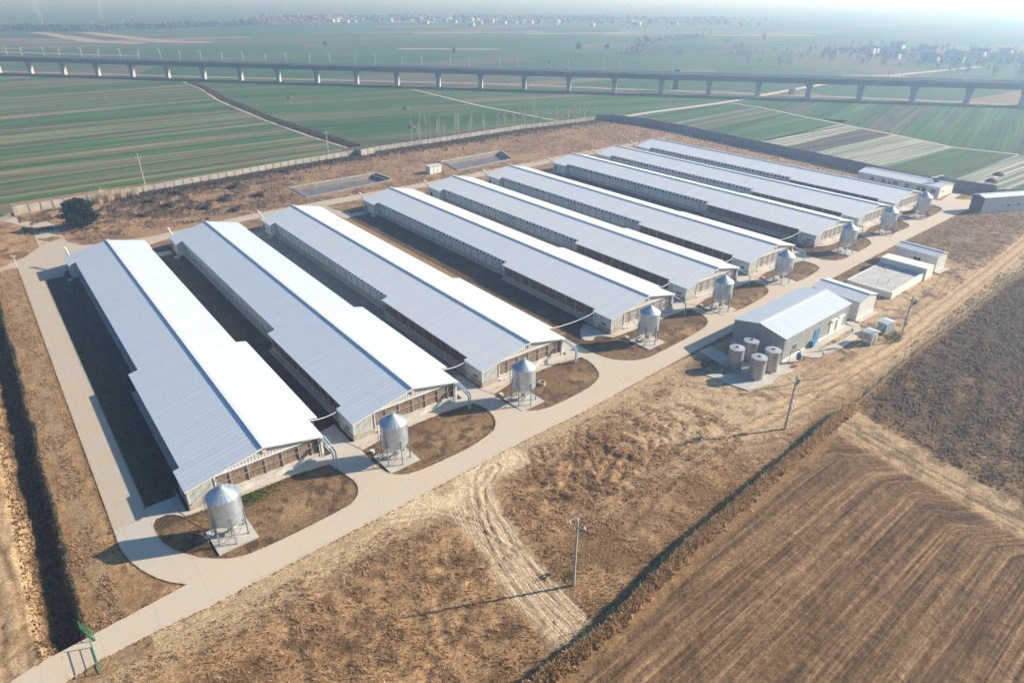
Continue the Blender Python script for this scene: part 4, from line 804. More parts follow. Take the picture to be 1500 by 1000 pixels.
office = gable_building('office_building', 'low white office with a row of windows and solar heaters on its roof', 'building', 214.12,33.22,-91.9,26.77,9.58,3.14,3.99, M['plaster'], M['plaster'], M['roof_x'])
for a in (5.2, 9.0, 12.9, 16.6, 20.3): window(office, a-.6, a+.6, 1.2, 2.3, .21)
window(office, 24.0, 25.4, 1.1, 2.3, .21); obj('small_window', MB().box(10.7,11.2,.16,.21,1.3,1.9), M['glass'], office)
obj('door', MB().box(21.3,22.3,.15,.215,.05,2.3), M['dark'], office); obj('door_canopy', MB().box(21.1,22.8,-.7,.2,2.45,2.53), M['trimwhite'], office); obj('downpipe', MB().tube([(4.0,.14,0),(4.0,.14,2.9)], .06, 6), M['trimwhite'], office)
obj('end_window', MB().box(26.555,26.6,2.2,2.7,1.3,2.1), M['glass'], office); obj('front_step', MB().box(4,27.2,-1.1,.17,0,.12), M['conc'], office)
for k, b_ in enumerate((3.4, 6.4)):
    t = thing('solar_heater', ['left','right'][k]+' of the two solar water heaters on the white office roof', 'solar heater', (0,0,0), 0, 'solar heaters on the office roof')
    mw = Matrix.Translation((214.12,33.22,0)) @ Matrix.Rotation(math.radians(-91.9), 4, 'Z'); p = mw @ Vector((22.6+.4*k, b_+.5, 0)); t.location = (p.x,p.y,3.72+.12*k); t.rotation_euler = (0,0,math.radians(-30))
    obj('tank_drum', MB().tube([(-1.0,0,1.35),(1.0,0,1.35)], .26, 12), M['whitepipe'], t, smooth=True)
    obj('tube_panel', MB().add([(-.9,-1.3,.15),(.9,-1.3,.15),(.9,-.15,1.2),(-.9,-.15,1.2),(-.9,-1.3,.22),(.9,-1.3,.22),(.9,-.15,1.27),(-.9,-.15,1.27)], [(0,3,2,1),(4,5,6,7),(0,1,5,4),(1,2,6,5),(2,3,7,6),(3,0,4,7)]), M['glass'], t)
    obj('stand', MB().tube([(-.8,0,0),(-.8,0,1.2)], .03, 5).tube([(.8,0,0),(.8,0,1.2)], .03, 5).tube([(-.8,-1.3,0),(-.8,-1.3,.2)], .03, 5).tube([(.8,-1.3,0),(.8,-1.3,.2)], .03, 5), M['leg'], t)
es = gable_building('storage_shed', 'long pale shed with an open dark end at the right edge', 'shed', 205.39,-8.2,-25.2,24.7,4.6,4.55,5.1, M['cladwhitex'], M['postdark'], M['roof_x'])
obj('open_end', MB().box(.17,.215,.4,4.2,.05,4.2), mat('dark_netting', (.09,.11,.12), .8, var=.4, sc=3.), es)
obj('long_window', MB().box(9,10,.16,.215,1.6,2.1).box(12.5,13.5,.16,.215,1.6,2.1), M['glass'], es)
ct = thing('equipment_hut', 'small pale cream hut standing alone between the two ponds', 'hut', (103.73,127.56,0), math.radians(4))
obj('hut_wall', MB().box(.1,5.0,.1,2.55,0,2.5), M['plaster'], ct); obj('hut_roof', MB().box(0,5.12,0,2.64,2.503,2.65), M['roof_x'], ct)
obj('hut_frame', MB().box(1.66,1.74,.03,.097,0,2.5).box(3.3,3.38,.03,.097,0,2.5).box(.1,5.,.04,.097,2.3,2.45), M['leg'], ct); obj('small_pump', MB().box(4.2,4.9,-1.6,-1.0,0,.6), M['postdark'], ct)
for j, (x, y) in enumerate(((117.5,124.3),(119.2,124.9))):
    t = thing('marker_post', ['short white marker post at the lane behind the fifth barn','taller white marker post right of the shorter one at the back lane'][j], 'post', (x,y,0)); obj('post', MB().tube([(0,0,0),(0,0,1.3+.5*j)], .06, 6), M['whitepipe'], t); obj('cap', MB().box(-.15,.15,-.1,.1,1.3+.5*j,1.5+.5*j), M['leg'], t)

# lined ponds behind the barns
def pond(label, P, steps=True):
    c = Vector((sum(p[0] for p in P)/4, sum(p[1] for p in P)/4)); t = thing('pond', label, 'pond', (0,0,0), 0, 'lined ponds behind the barns')
    def ring(k): return [tuple(c+(Vector(p)-c)*k) for p in P]
    m = MB(); rs_ = [(1.12,.02),(1.09,.22),(1.03,.24),(.985,.22),(.955,-1.0),(.93,-1.0)]
    V = []; 
    for k, z in rs_: V += [(x,y,z) for x,y in [tuple(c+(Vector(p)-c)*k) for p in P]]
    m.add(V, [(i*4+j, i*4+(j+1)%4, (i+1)*4+(j+1)%4, (i+1)*4+j) for i in range(len(rs_)-1) for j in range(4)]); obj('pond_rim', m, M['liner'], t)
    obj('sludge_surface', MB().prism([tuple(c+(Vector(p)-c)*.968) for p in P], -1.2, -.75), mat('grey_sludge', (.17,.15,.15), .4, var=.18, sc=.3), t)
    obj('rim_wall', MB().obox((Vector(P[3])+Vector(P[2]))/2+Vector((0,1.3)), Vector(P[2])-Vector(P[3]), (Vector(P[2])-Vector(P[3])).length+3, .35, 0, .55), M['block'], t)
    obj('end_wall', MB().obox((Vector(P[1])+Vector(P[2]))/2+Vector((1.4,0)), Vector(P[2])-Vector(P[1]), (Vector(P[2])-Vector(P[1])).length, .5, 0, .8), M['block'], t)
pond('left lined pond with grey water behind the second to fourth barns', PONDS[0])
pond('right lined pond with a sloping end, beyond the small hut', PONDS[1])

# ------------------------------------------------------------------ walls, fences, gates, poles
def wall_run(pts, label, H=2.4, step=3.0, cat='wall', group='perimeter walls', wm=None):
    t = thing('perimeter_wall', label, cat, (pts[0][0],pts[0][1],0), 0, group); o0 = Vector(pts[0]); m = MB(); n = 0
    pm = MB().box(-.16,.16,-.17,.17,-.05,H+.10).mesh('pilaster', M['wallpost'])
    for a, b_ in zip(pts[:-1], pts[1:]):
        a = Vector(a); b_ = Vector(b_); d = b_-a; c = (a+b_)/2-o0; m.obox((c.x,c.y), (d.x,d.y), d.length, .16, -.2, H)
        k = max(1, round(d.length/step)); st = range(k+1) if a == o0 else range(1, k+1)
        for j in st:
            p = a+d*j/k-o0; n += 1
            if n <= 98: q = obj('pilaster', pm, None, t, (p.x,p.y,0)); q.rotation_euler = (0,0,math.atan2(d.y,d.x))
    obj('wall_panel', m, wm or M['wallconc'], t); return t
wall_run(BACKW, 'long precast concrete wall behind the barns, from the gate pillar to the white recess')
wall_run(BACKW2, 'precast concrete wall behind the barns, lined by bare poplars', step=3.2)
wall_run(RIGHTW, 'shaded perimeter wall along the far right side, behind the white office', 3.2, 3.4, wm=mat('shade_darkened_wall', (.20,.21,.22), .9, var=.2))  # colour darkened so the wall's shade is painted into the material
wall_run([(96.3,169.1),(97.2,166.4),(103.6,167.3),(104.5,170.3)], 'short recessed wall bay where the field ditch meets the back wall', 2.9, 3.2)
wall_run([(230.5,-2.9),(240,-9.5),(262,-19)], 'low end section of perimeter wall beyond the open shed', 2.0, 3.2)
t = thing('gate_pillar', 'pale thick gate pillar at the left end of the back wall', 'gate pillar', (-13.9,157.,0)); obj('shaft', MB().box(-.6,.6,-.9,.9,0,2.9), M['debris'], t); obj('capstone', MB().box(-.75,.75,-1.05,1.05,2.903,3.1), M['wallpost'], t)
t = thing('sliding_gate', 'low slatted metal gate across the entrance at the far left', 'gate', (-15.2,155.4,0), math.radians(-125))
obj('gate_frame', MB().box(0,12,-.04,.04,.1,.2).box(0,12,-.04,.04,1.35,1.45).box(0,.1,-.05,.05,.1,1.6).box(11.9,12,-.05,.05,.1,1.6), M['postdark'], t)
m = MB(); [m.box(.3+.35*k,.40+.35*k,-.02,.02,.2,1.35) for k in range(33)]; obj('gate_slats', m, M['steel'], t)
# green mesh fence along the compound's south side
def mesh_fence(pts, label, H=1.8, step=3.0, zoff=0., wire=.0018):
    t = thing('mesh_fence', label, 'fence', (pts[0][0],pts[0][1],0), 0, 'green mesh fences'); o0 = Vector(pts[0]); pm = MB().box(-.03,.03,-.03,.03,-.1,H).mesh('fence_post', M['green']); m = MB(); n = 0
    for a, b_ in zip(pts[:-1], pts[1:]):
        a = Vector(a); b_ = Vector(b_); d = b_-a; k = max(1, round(d.length/step)); dn = d.normalized()
        for j in range(k):
            p = a+d*j/k; q = a+d*(j+1)/k; zp = float(zg(p.x,p.y)); zq = float(zg(q.x,q.y)); n += 1
            if n <= 98: obj('fence_post', pm, None, t, (p.x-o0.x,p.y-o0.y,zp+zoff)).rotation_euler = (0,0,math.atan2(d.y,d.x))
            P = Vector((p.x-o0.x,p.y-o0.y,zp)); Q = Vector((q.x-o0.x,q.y-o0.y,zq))
            for z in (.12,.55,1.0,1.4,H-.08): m.tube([P+Vector((0,0,z)),Q+Vector((0,0,z))], min(.006, wire*1.5), 3, False)
            for s in range(1, 16): c = P.lerp(Q, s/16); m.tube([c+Vector((0,0,.1)),c+Vector((0,0,H-.05))], wire, 3, False)
    obj('wire_mesh', m, M['mesh'], t); return t
def fpts(x0, x1, n): return [(x, float(interp(x, FENCE))-.2+.25*math.sin(x*.7)) for x in np.linspace(x0, x1, n)]
mesh_fence(fpts(5.5, 62, 14), 'green mesh fence in dry weeds along the edge of the ploughed field')
mesh_fence(fpts(62, 200, 16), 'green mesh fence between the sandy yard and the dark scrubland', step=3.0, wire=.003)
mesh_fence([(-22.9,-9.5),(-22.8,5),(-22.7,25),(-22.8,45),(-22.9,70),(-23,100)], 'faint green mesh fence at the brink of the left ditch', 1.0, 5.0, 0., .0008)
for k, (a, b_, lab) in enumerate((((-23.1,-11.0),(-22.2,-13.3),'open green gate leaf on the ditch side of the road end'),((-22.6,-13.9),(-22.45,-17.6),'green gate leaf on the field side of the road end'))):
    a = Vector(a); b_ = Vector(b_); d = b_-a; t = thing('gate_leaf', lab, 'gate', (a.x,a.y,0), math.atan2(d.y,d.x), 'green gate leaves'); Lg = d.length
    obj('gate_frame', MB().box(0,Lg,-.03,.03,.1,.16).box(0,Lg,-.03,.03,1.1,1.16).box(0,.07,-.035,.035,0,1.25).box(Lg-.07,Lg,-.035,.035,0,1.25).box(0,Lg,-.025,.025,.6,.64), M['green'], t)
    m = MB(); [m.box(.15+.28*q,.16+.28*q,-.006,.006,.17,1.1) for q in range(int((Lg-.2)/.28))]; obj('gate_mesh', m, M['green'], t)
def pole(label, x, y, H=9.0, kind=0, ang=0., z=None):
    t = thing('utility_pole', label, 'utility pole', (x,y,float(zg(x,y)) if z is None else z), ang, 'concrete utility poles')
    obj('pole_shaft', MB().tube([(0,0,-.2),(0,0,H)], .17, 12, True, .10), M['polec'], t, smooth=True)
    obj('crossarm', MB().box(-.95,.95,-.05,.05,H-.95,H-.83).tube([(-.5,0,H-.9),(0,0,H-1.5)], .03, 5).tube([(.5,0,H-.9),(0,0,H-1.5)], .03, 5), M['leg'], t)
    for dx in (-.85, .85): obj('insulator', MB().lathe([(.06,H-.83),(.10,H-.7),(.05,H-.62),(.09,H-.52)], 8), M['lamp'], t, (dx,0,0))
    obj('insulator', MB().lathe([(.06,H),(.10,H+.12),(.05,H+.2),(.08,H+.3)], 8), M['lamp'], t)
    if kind:
        obj('switchgear', MB().box(.4,1.5,-.12,.12,H-1.9,H-1.75).box(.6,.8,-.2,.2,H-1.75,H-1.2).box(1.1,1.3,-.2,.2,H-1.75,H-1.2).tube([(.3,0,H-2.3),(1.7,.1,H-1.5)], .04, 5), M['postdark'], t)
        obj('cable_bundle', MB().tube([(.2,0,H-1.8),(.22,0,H-4),(.22,0,0)], .05, 6), M['postdark'], t)
        obj('meter_box', MB().box(.18,.55,-.2,.2,3.2,3.9), M['steel'], t)
    return t
pole('concrete pole near the sandy track, long shadow across the grass', 19.07,-36.75,9.0,0,1.9)
pole('concrete pole with dark switchgear, below the four water tanks', 63.07,-34.3,9.0,1,.2)
pole('concrete pole with a cable bundle, beside the two kiosks', 104.5,-31.6,9.2,1,-.2)
pole('tall pole in the wheat beyond the left part of the back wall', 22.4,172.1,9.4,0,.1,.05); pole('pole beside the field ditch, beyond the back wall', 90.1,180.3,8.6,0,.1,.05)
pole('lone pole by the branch lane, short of the viaduct', 311.8,196.,9.,0,.3,.05); pole('dark pole standing among the pale stubble rows', 312,68,8.5,0,.3,.05)
t = thing('small_post', 'thin white instrument post standing left of the second big pole', 'post', (68.0,-32.2,float(zg(68.,-32.2))))
obj('post', MB().tube([(0,0,0),(0,0,2.9)], .04, 6), M['whitepipe'], t); obj('instrument_box', MB().box(-.15,.15,-.12,.12,1.6,2.0), M['lamp'], t)
t = thing('lamp_post', 'white post with a small twin head at the lane corner, far left', 'lamp post', (-18.,108.9,0)); obj('post', MB().tube([(0,0,0),(0,0,2.8)], .06, 8), M['whitepipe'], t); obj('lamp_head', MB().box(-.5,-.1,-.1,.1,2.8,2.95).box(.1,.5,-.1,.1,2.6,2.75), M['lamp'], t)
def wires(name, label, A, B, sag, offs, r=.009):
    m = MB()
    for o in offs:
        a = Vector(A)+Vector(o); b_ = Vector(B)+Vector(o); m.tube([a.lerp(b_,k/14)-Vector((0,0,sag*4*(k/14)*(1-k/14))) for k in range(15)], r, 4, False)
    tag(obj(name, m, M['wire']), label, 'power line', 'power lines between poles')
of3 = [(-.2,.8,-.35),(.2,-.8,-.35),(0,0,.3)]
wires('power_line', 'thin wires sagging from the track pole to the pole below the tanks', (19.07,-36.75,9), (63.07,-34.3,9), 1.2, of3)
wires('power_line', 'thin wires from the pole below the tanks to the pole by the kiosks', (63.07,-34.3,9), (104.5,-31.6,9.2), 1.0, of3)
t = thing('trench_cable', 'dark cable lying in a narrow groove on the sand right of the tank pole', 'cable', (0,0,0))
obj('cable', MB().tube([(x, -27.6-.0-(x-75)*.33+.3*math.sin(x), float(zg(x,-27.6-(x-75)*.33))+.05) for x in np.linspace(66,84,16)], .05, 5), M['black'], t)

# ------------------------------------------------------------------ elevated rail viaduct
PA, PB = Vector((32.,578.)), Vector((463.,64.)); vd = (PB-PA)/23; vdir = vd.normalized(); vn_ = Vector((-vdir.y, vdir.x))
vt = thing('viaduct', 'long grey concrete rail viaduct crossing the green plain', 'viaduct', (PA.x,PA.y,0), math.atan2(vdir.y,vdir.x))
Lv0, Lv1 = -vd.length*4, vd.length*(23+7)
m = MB(); prof = [(-5.8,11.7),(-5.8,11.1),(-3.0,10.4),(-2.6,8.5),(2.6,8.5),(3.0,10.4),(5.8,11.1),(5.8,11.7)]
m.add([(Lv0,a,z) for a,z in prof]+[(Lv1,a,z) for a,z in prof], [tuple(range(7,-1,-1)),tuple(range(8,16))]+[(i,(i+1)%8,8+(i+1)%8,8+i) for i in range(8)]); obj('girder', m, M['bridge'], vt)
obj('parapet', MB().box(Lv0,Lv1,-5.85,-5.65,11.7,12.8).box(Lv0,Lv1,5.65,5.85,11.7,12.8), M['pier'], vt); obj('track_bed', MB().box(Lv0,Lv1,-3.6,-1.0,11.703,12.0).box(Lv0,Lv1,1.0,3.6,11.703,12.0), M['pier'], vt)
pm = MB(); 
pr = [(1.35,.0,2.5),(1.35,5.8,2.5),(1.7,7.2,3.4),(1.8,7.9,3.4)]
V = [(s1*hw/1., s2*wd/2*1., z) for hw, z, wd in pr for s1, s2 in ((-1,-1),(1,-1),(1,1),(-1,1))]
pm.add(V, [(3,2,1,0),(12,13,14,15)]+[(i*4+j, i*4+(j+1)%4, (i+1)*4+(j+1)%4, (i+1)*4+j) for i in range(3) for j in range(4)]).box(-1.2,1.2,-1.9,1.9,7.903,8.48)
pme = pm.mesh('pier', M['pier']); pme.transform(Matrix.Rotation(math.pi/2, 4, 'Z')); 
for k in range(-3, 30): obj('pier', pme, None, vt, (k*vd.length, 0, 0))
mm_ = MB().tube([(0,0,11.7),(0,0,18.0)], .16, 6).tube([(0,0,17.7),(0,.6,18.4),(0,1.6,18.6),(0,2.4,18.4)], .08, 5).tube([(0,0,16.6),(0,2.2,17.4)], .05, 4)
mme = mm_.mesh('catenary_mast', M['mast'])
for k in range(28):
    for s in (-1, 1): o = obj('catenary_mast', mme, None, vt, (-60+k*33+s*5, s*4.9, 0)); o.rotation_euler = (0,0,0 if s < 0 else math.pi)
tw = thing('stair_tower', 'narrow dark service stair tower standing against the viaduct', 'stair tower', (354.5,227.5,0), math.atan2(vdir.y,vdir.x))
m = MB(); [m.box(a-.1,a+.1,b_-.1,b_+.1,0,12.5) for a in (-1.4,1.4) for b_ in (-1.4,1.4)]; [m.box(-1.5,1.5,-1.5,1.5,1.5*k,1.5*k+.15) for k in range(1,9)]; obj('stair_frame', m, M['postdark'], tw); obj('tower_roof', MB().box(-1.8,1.8,-1.8,1.8,12.503,13.), M['bridge'], tw)
obj('stair_net', MB().box(-1.3,1.3,1.2,1.25,0,12.2), mat('tan_netting', (.17,.15,.10), .9), tw)

# ------------------------------------------------------------------ vegetation
def big_mesh(name, co, faces, mat_, cols=None):
    me = bpy.data.meshes.new(name); k = faces.shape[1]
    me.vertices.add(len(co)); me.vertices.foreach_set('co', co.astype(np.float32).ravel()); me.loops.add(faces.size); me.loops.foreach_set('vertex_index', faces.astype(np.int32).ravel())
    me.polygons.add(len(faces)); me.polygons.foreach_set('loop_start', np.arange(0, faces.size, k, dtype=np.int32)); me.update(calc_edges=True)
    if cols is not None:
        a = me.color_attributes.new('Col', 'FLOAT_COLOR', 'POINT'); a.data.foreach_set('color', cols.astype(np.float32).ravel())
    me.materials.append(mat_); return me
def colmat(name, rough=.95, trans=0.):
    m, nt, b = newmat(name); a = N(nt, 'ShaderNodeAttribute', attribute_name='Col'); nt.links.new(a.outputs['Color'], b.inputs['Base Color']); b.inputs['Roughness'].default_value = rough; b.inputs['Specular IOR Level'].default_value = .1
    tr = N(nt, 'ShaderNodeBsdfTranslucent'); nt.links.new(a.outputs['Color'], tr.inputs[0]); mx = N(nt, 'ShaderNodeMixShader'); mx.inputs[0].default_value = .45; nt.links.new(b.outputs[0], mx.inputs[1]); nt.links.new(tr.outputs[0], mx.inputs[2]); nt.links.new(mx.outputs[0], nt.nodes['Material Output'].inputs[0]); return m
def tufts(name, x, y, size, colr, nb=5, lean=.55, width=.22, label=None):
    n = len(x); z = zg(x, y); V = np.zeros((n, nb, 3, 3)); an = RNG.uniform(0, 2*np.pi, (n, nb)); L_ = size[:,None]*RNG.uniform(.6,1.2,(n,nb)); ln = L_*RNG.uniform(.1,lean*1.6,(n,nb)); off = size[:,None]*RNG.uniform(0,.55,(n,nb)); oa = RNG.uniform(0,2*np.pi,(n,nb))
    bx_ = x[:,None]+np.cos(oa)*off; by_ = y[:,None]+np.sin(oa)*off; w = L_*width; pa = an+np.pi/2
    V[...,0,0] = bx_-np.cos(pa)*w; V[...,0,1] = by_-np.sin(pa)*w; V[...,1,0] = bx_+np.cos(pa)*w; V[...,1,1] = by_+np.sin(pa)*w; V[...,0,2] = V[...,1,2] = z[:,None]-.06
    V[...,2,0] = bx_+np.cos(an)*ln; V[...,2,1] = by_+np.sin(an)*ln; V[...,2,2] = z[:,None]+L_
    C = np.ones((n, nb, 3, 4)); C[...,:3] = colr[:,None,None,:]*RNG.uniform(.75,1.25,(n,nb,1,1))
    return V.reshape(-1,3), C.reshape(-1,4)
def scatter(n, x0, x1, y0, y1, dens):
    x = RNG.uniform(x0,x1,n); y = RNG.uniform(y0,y1,n); k = RNG.uniform(0,1,n) < dens(x,y); return x[k], y[k]
def pal(n, cols, w=None):
    cols = np.array(cols); i = RNG.choice(len(cols), n, p=w); return cols[i]
def make_stuff(name, sets, label, cat):
    co = np.concatenate([a for a,_ in sets]); c = np.concatenate([b_ for _,b_ in sets]); f = np.arange(len(co)).reshape(-1,3)
    o = bpy.data.objects.new(name, big_mesh(name, co, f, colmat(name+'_blades'), c)); COL.objects.link(o); tag(o, label, cat, None, 'stuff'); return o
roadlow = lambda x: np.interp(x,[-28,0,12,30,56,69,126,200],[-17.4,-16.6,-15.6,-14.4,-13.3,-12.2,-9.4,-5.6])
Fy = lambda x: interp(x, FENCE)
STRAW, GOLD, RUST, DK, GRY = (.68,.50,.31), (.56,.38,.21), (.42,.25,.125), (.24,.16,.095), (.34,.27,.20)
def tk(x, y): return 1-np.clip(sm(3.4,2.2,dpoly(x,y,TRACKA))+sm(3.,2.,dpoly(x,y,TRACKB)), 0, 1)
bare = lambda x, y: 1-np.clip(np.exp(-(((x-64)/15)**2+((y+25)/8.5)**2))*2.0, 0, .95)
S_ = []
x, y = scatter(90000,-30,78,-43,-12, lambda x,y: (y < roadlow(x)-.9)*(y > Fy(x)+.3)*tk(x,y)*(.3+.7*sm(.42,.62,fbm(x*.3,y*.3,201,4)))*bare(x,y)*.8)
S_.append(tufts('', x, y, RNG.uniform(.05,.20,len(x)), pal(len(x),[STRAW,GOLD,RUST,DK],[.3,.4,.2,.1]), width=.3))
x, y = scatter(30000,-30,62,-43,-13, lambda x,y: (y < roadlow(x)-1.2)*(y > Fy(x)+.3)*tk(x,y)*sm(.50,.60,fbm(x*.5+7,y*.5,401,3))*bare(x,y)*.6); S_.append(tufts('', x, y, RNG.uniform(.18,.42,len(x)), pal(len(x),[STRAW,GOLD,(.30,.20,.12)],[.45,.35,.2]), nb=6, lean=.8, width=.12))
x, y = scatter(14000,20,58,-33,-16, lambda x,y: (y < roadlow(x)-.9)*tk(x,y)*sm(.50,.60,fbm(x*.42,y*.42,31,4))); S_.append(tufts('', x, y, RNG.uniform(.10,.26,len(x)), pal(len(x),[STRAW,GOLD,DK,RUST],[.45,.4,.0,.15]), width=.3))
x = RNG.uniform(4,75,15000); y = Fy(x)-.7+RNG.normal(0,.42,len(x)); S_.append(tufts('', x, y, RNG.uniform(.15,.5,len(x)), pal(len(x),[STRAW,GOLD,RUST,DK,(.10,.12,.05)],[.25,.3,.25,.12,.08])))
x, y = scatter(24000,-23,-17.9,-12,106, lambda x,y: (x < -18.1)*sm(.45,.6,fbm(x*.6,y*.3,205,3))); S_.append(tufts('', x, y, RNG.uniform(.08,.26,len(x)), pal(len(x),[STRAW,GOLD,DK],[.35,.45,.2])))
x, y = scatter(20000,-27.0,-22.6,-13,106, lambda x,y: .8*(x < 0)); S_.append(tufts('', x, y, RNG.uniform(.08,.28,len(x)), pal(len(x),[(.16,.10,.055),RUST,(.12,.08,.05),GRY],[.35,.15,.35,.15])))
x, y = scatter(9000,-40,-27,-12,106, lambda x,y: sm(.45,.6,fbm(x*.4,y*.3,206,3))*sm(5,40,y+x*0+8)); S_.append(tufts('', x, y, RNG.uniform(.12,.4,len(x)), pal(len(x),[GOLD,DK,GRY],[.3,.45,.25])))
def onisl(x, y):
    r = np.zeros(len(x), bool)
    for P in ISL: r |= inpoly(x, y, P)
    for sx, sy in SP: r &= ~((np.abs(x-sx) < 2.5)&(np.abs(y-sy) < 2.6))
    return r
x, y = scatter(26000,-14,205,-12,14, lambda x,y: onisl(x,y)*(.5+.5*sm(.4,.6,fbm(x*.5,y*.5,207,3)))); S_.append(tufts('', x, y, RNG.uniform(.05,.16,len(x)), pal(len(x),[GOLD,RUST,DK,STRAW],[.35,.2,.3,.15])))
def edge_pts(P, n, closed=True):
    P = np.array(P+[P[0]] if closed else P); d = np.hypot(*np.diff(P,axis=0).T); c = np.concatenate([[0],np.cumsum(d)]); t_ = RNG.uniform(0,c[-1],n); return np.interp(t_,c,P[:,0])+RNG.normal(0,.14,n), np.interp(t_,c,P[:,1])+RNG.normal(0,.14,n)
for P, n_e in [(P,900) for P in ISL]+[([(-14.05,2),(-14.05,104)],1500),([(-17.85,104),(-17.85,-1.4)]+corner,1800),(low,2600),([(8,106),(35,112.7),(92,113.6),(194,119)],2500)]:
    x, y = edge_pts(P, n_e, P in ISL); S_.append(tufts('', x, y, RNG.uniform(.08,.18,len(x)), pal(len(x),[GOLD,(.30,.22,.14),DK],[.45,.4,.15]), width=.35))
make_stuff('dry_grass', S_, 'dry golden grass tufts over the rough ground round the roads', 'grass')
S_ = []
x, y = scatter(90000,70,220,-75,-27, lambda x,y: (y < Fy(x)-.8)*(x-(y+38)*.20 > 74)*(.25+.75*sm(.40,.58,fbm(x*.28+y*.05,y*.75-x*.10,71,4)))); S_.append(tufts('', x, y, RNG.uniform(.10,.36,len(x)), pal(len(x),[GRY,(.20,.155,.11),(.30,.21,.13)],[.45,.35,.2]), width=.35))
x, y = scatter(30000,95,215,-34,-4, lambda x,y: (y < roadlow(x)-1.)*(y > Fy(x)+.6)*(dpoly(x,y,TRACKF) > 1.8)*(1-inpoly(x,y,[(95,-30),(95,-8),(158,-6),(158,-23),(110,-31)]))*sm(.40,.56,fbm(x*.3,y*.3,208,4))); S_.append(tufts('', x, y, RNG.uniform(.12,.38,len(x)), pal(len(x),[GRY,DK,GOLD,STRAW],[.3,.3,.25,.15])))
make_stuff('scrub', S_, 'dark weedy scrub covering the rough land to the right of the green fence', 'scrub')
S_ = []
x, y = scatter(50000,-14,236,119,172, lambda x,y: (y < interp(x,BACKW+BACKW2)-.5)*(x+y < 395)*(1-inpoly(x,y,[(56,123),(91,126),(90,142),(56,141)]))*(1-inpoly(x,y,[(102,124),(113,124),(144,128),(146,146),(102,142)]))*(.15+.85*sm(.42,.58,fbm(x*.2,y*.25,41,4)))*(1-inpoly(x,y,[(-20,113),(-3,114),(-6,142),(-10,157),(-20,157)]))); S_.append(tufts('', x, y, RNG.uniform(.12,.5,len(x)), np.where((fbm(x*.22,y*.3,41,4) > .50)[:,None]&(x < 75)[:,None], pal(len(x),[(.13,.095,.07),(.09,.068,.05),(.18,.13,.09)]), pal(len(x),[GRY,GOLD,STRAW,RUST,DK],[.2,.3,.2,.12,.18]))))
x = RNG.uniform(10,232,12000); y = interp(x,BACKW+BACKW2)-RNG.exponential(2.0,len(x))-.4; S_.append(tufts('', x, y, RNG.uniform(.3,1.0,len(x)), pal(len(x),[(.20,.16,.12),(.13,.10,.075),(.10,.08,.06)],[.4,.35,.25])))
x, y = scatter(14000,203.5,236,8,168, lambda x,y: (x < np.interp(y,[-3,10,30,60,89,125,150,165],[230,228,227,230.5,233,237,237,233])-6.)*.5); k = ~((x > 203)&(x < 226)&(y < 35)); x, y = x[k], y[k]; S_.append(tufts('', x, y, RNG.uniform(.2,.8,len(x)), pal(len(x),[GRY,STRAW,GOLD],[.4,.3,.3])))
for (a_, b_) in zip(DITCH[:-1], DITCH[1:]):
    t_ = RNG.uniform(0,1,2600); x = a_[0]+(b_[0]-a_[0])*t_+.4+RNG.normal(0,1.3,2600)*(.5+.8*vnoise(t_*9,t_*0,8)); y = a_[1]+(b_[1]-a_[1])*t_; S_.append(tufts('', x, y, RNG.uniform(.25,.8,2600), pal(2600,[(.09,.07,.05),(.14,.10,.065),(.06,.05,.035),(.26,.19,.12)],[.35,.3,.2,.15])))
make_stuff('brush', S_, 'brown and grey brush on the waste ground between the barns and the back wall', 'brush')
S_ = []
x, y = scatter(24000,-9.6,204,4,106, lambda x,y: np.array([0. if any((bx-9.6 < a < bx+9.2) for bx,by in BARN) else 1. for a in x])*(1-((x > 29)&(x < 37)))*.8); S_.append(tufts('', x, y, RNG.uniform(.08,.25,len(x)), pal(len(x),[GRY,DK,GOLD],[.3,.4,.3])))
x, y = scatter(12000,-14,-9.9,4.5,96, lambda x,y: x < 900); S_.append(tufts('', x, y, RNG.uniform(.08,.22,len(x)), pal(len(x),[DK,GRY],[.6,.4])))
make_stuff('alley_weeds', S_, 'low weeds on the dark soil strips between the barns', 'weeds')
# green weeds and rubble crumbs
S_ = []
for cx, cy, r_, n in ((-3.5,-1.5,2.2,900),(19.5,-35.5,.9,160),(17.4,-34.,.7,80),(105.5,-30.2,1.6,700),(8.5,-42.6,4,500),(14,-43,3,400),(20,-31.5,.7,70),(-4,-7,1.4,60)):
    x = cx+RNG.normal(0,r_,n); y = cy+RNG.normal(0,r_*.4,n); S_.append(tufts('', x, y, RNG.uniform(.06,.2,n), pal(n,[(.07,.13,.02),(.10,.16,.03),(.05,.09,.02)])))
make_stuff('green_weeds', S_, 'small patches of fresh green weeds in the dry ground', 'weeds')
m = MB()
def rock(m, x, y, r):
    z = float(zg(x,y)); P = [(x+r*math.cos(a)*random.uniform(.7,1.2), y+r*math.sin(a)*random.uniform(.7,1.2), z-.03) for a in (0,1.25,2.5,3.8,5.)]; m.add(P+[(x+random.uniform(-.2,.2)*r,y,z+r*random.uniform(.5,.9))], [(i,(i+1)%5,5) for i in range(5)])
for cx, cy, sx, sy, n in ((66,-27,16,8,260),(120,-28,35,5,300),(15,-42.8,6,.6,60),(-20,10,1.6,40,160),(0,-8,60,4,120),(20,-28,20,8,140),(90,165,60,2,60),(34,50,3,40,120),(-28,0,2,20,50)):
    for _ in range(n):
        x = random.gauss(cx,sx); y = random.gauss(cy,sy)
        if roadlow(x)-.3 < y < -1 and x > -28: continue
        if any(abs(x-bx) < 10 and 0 < y-by < 100 for bx,by in BARN): continue
        rock(m, x, y, random.uniform(.03,.11)*(1 if random.random() < .97 else 2))
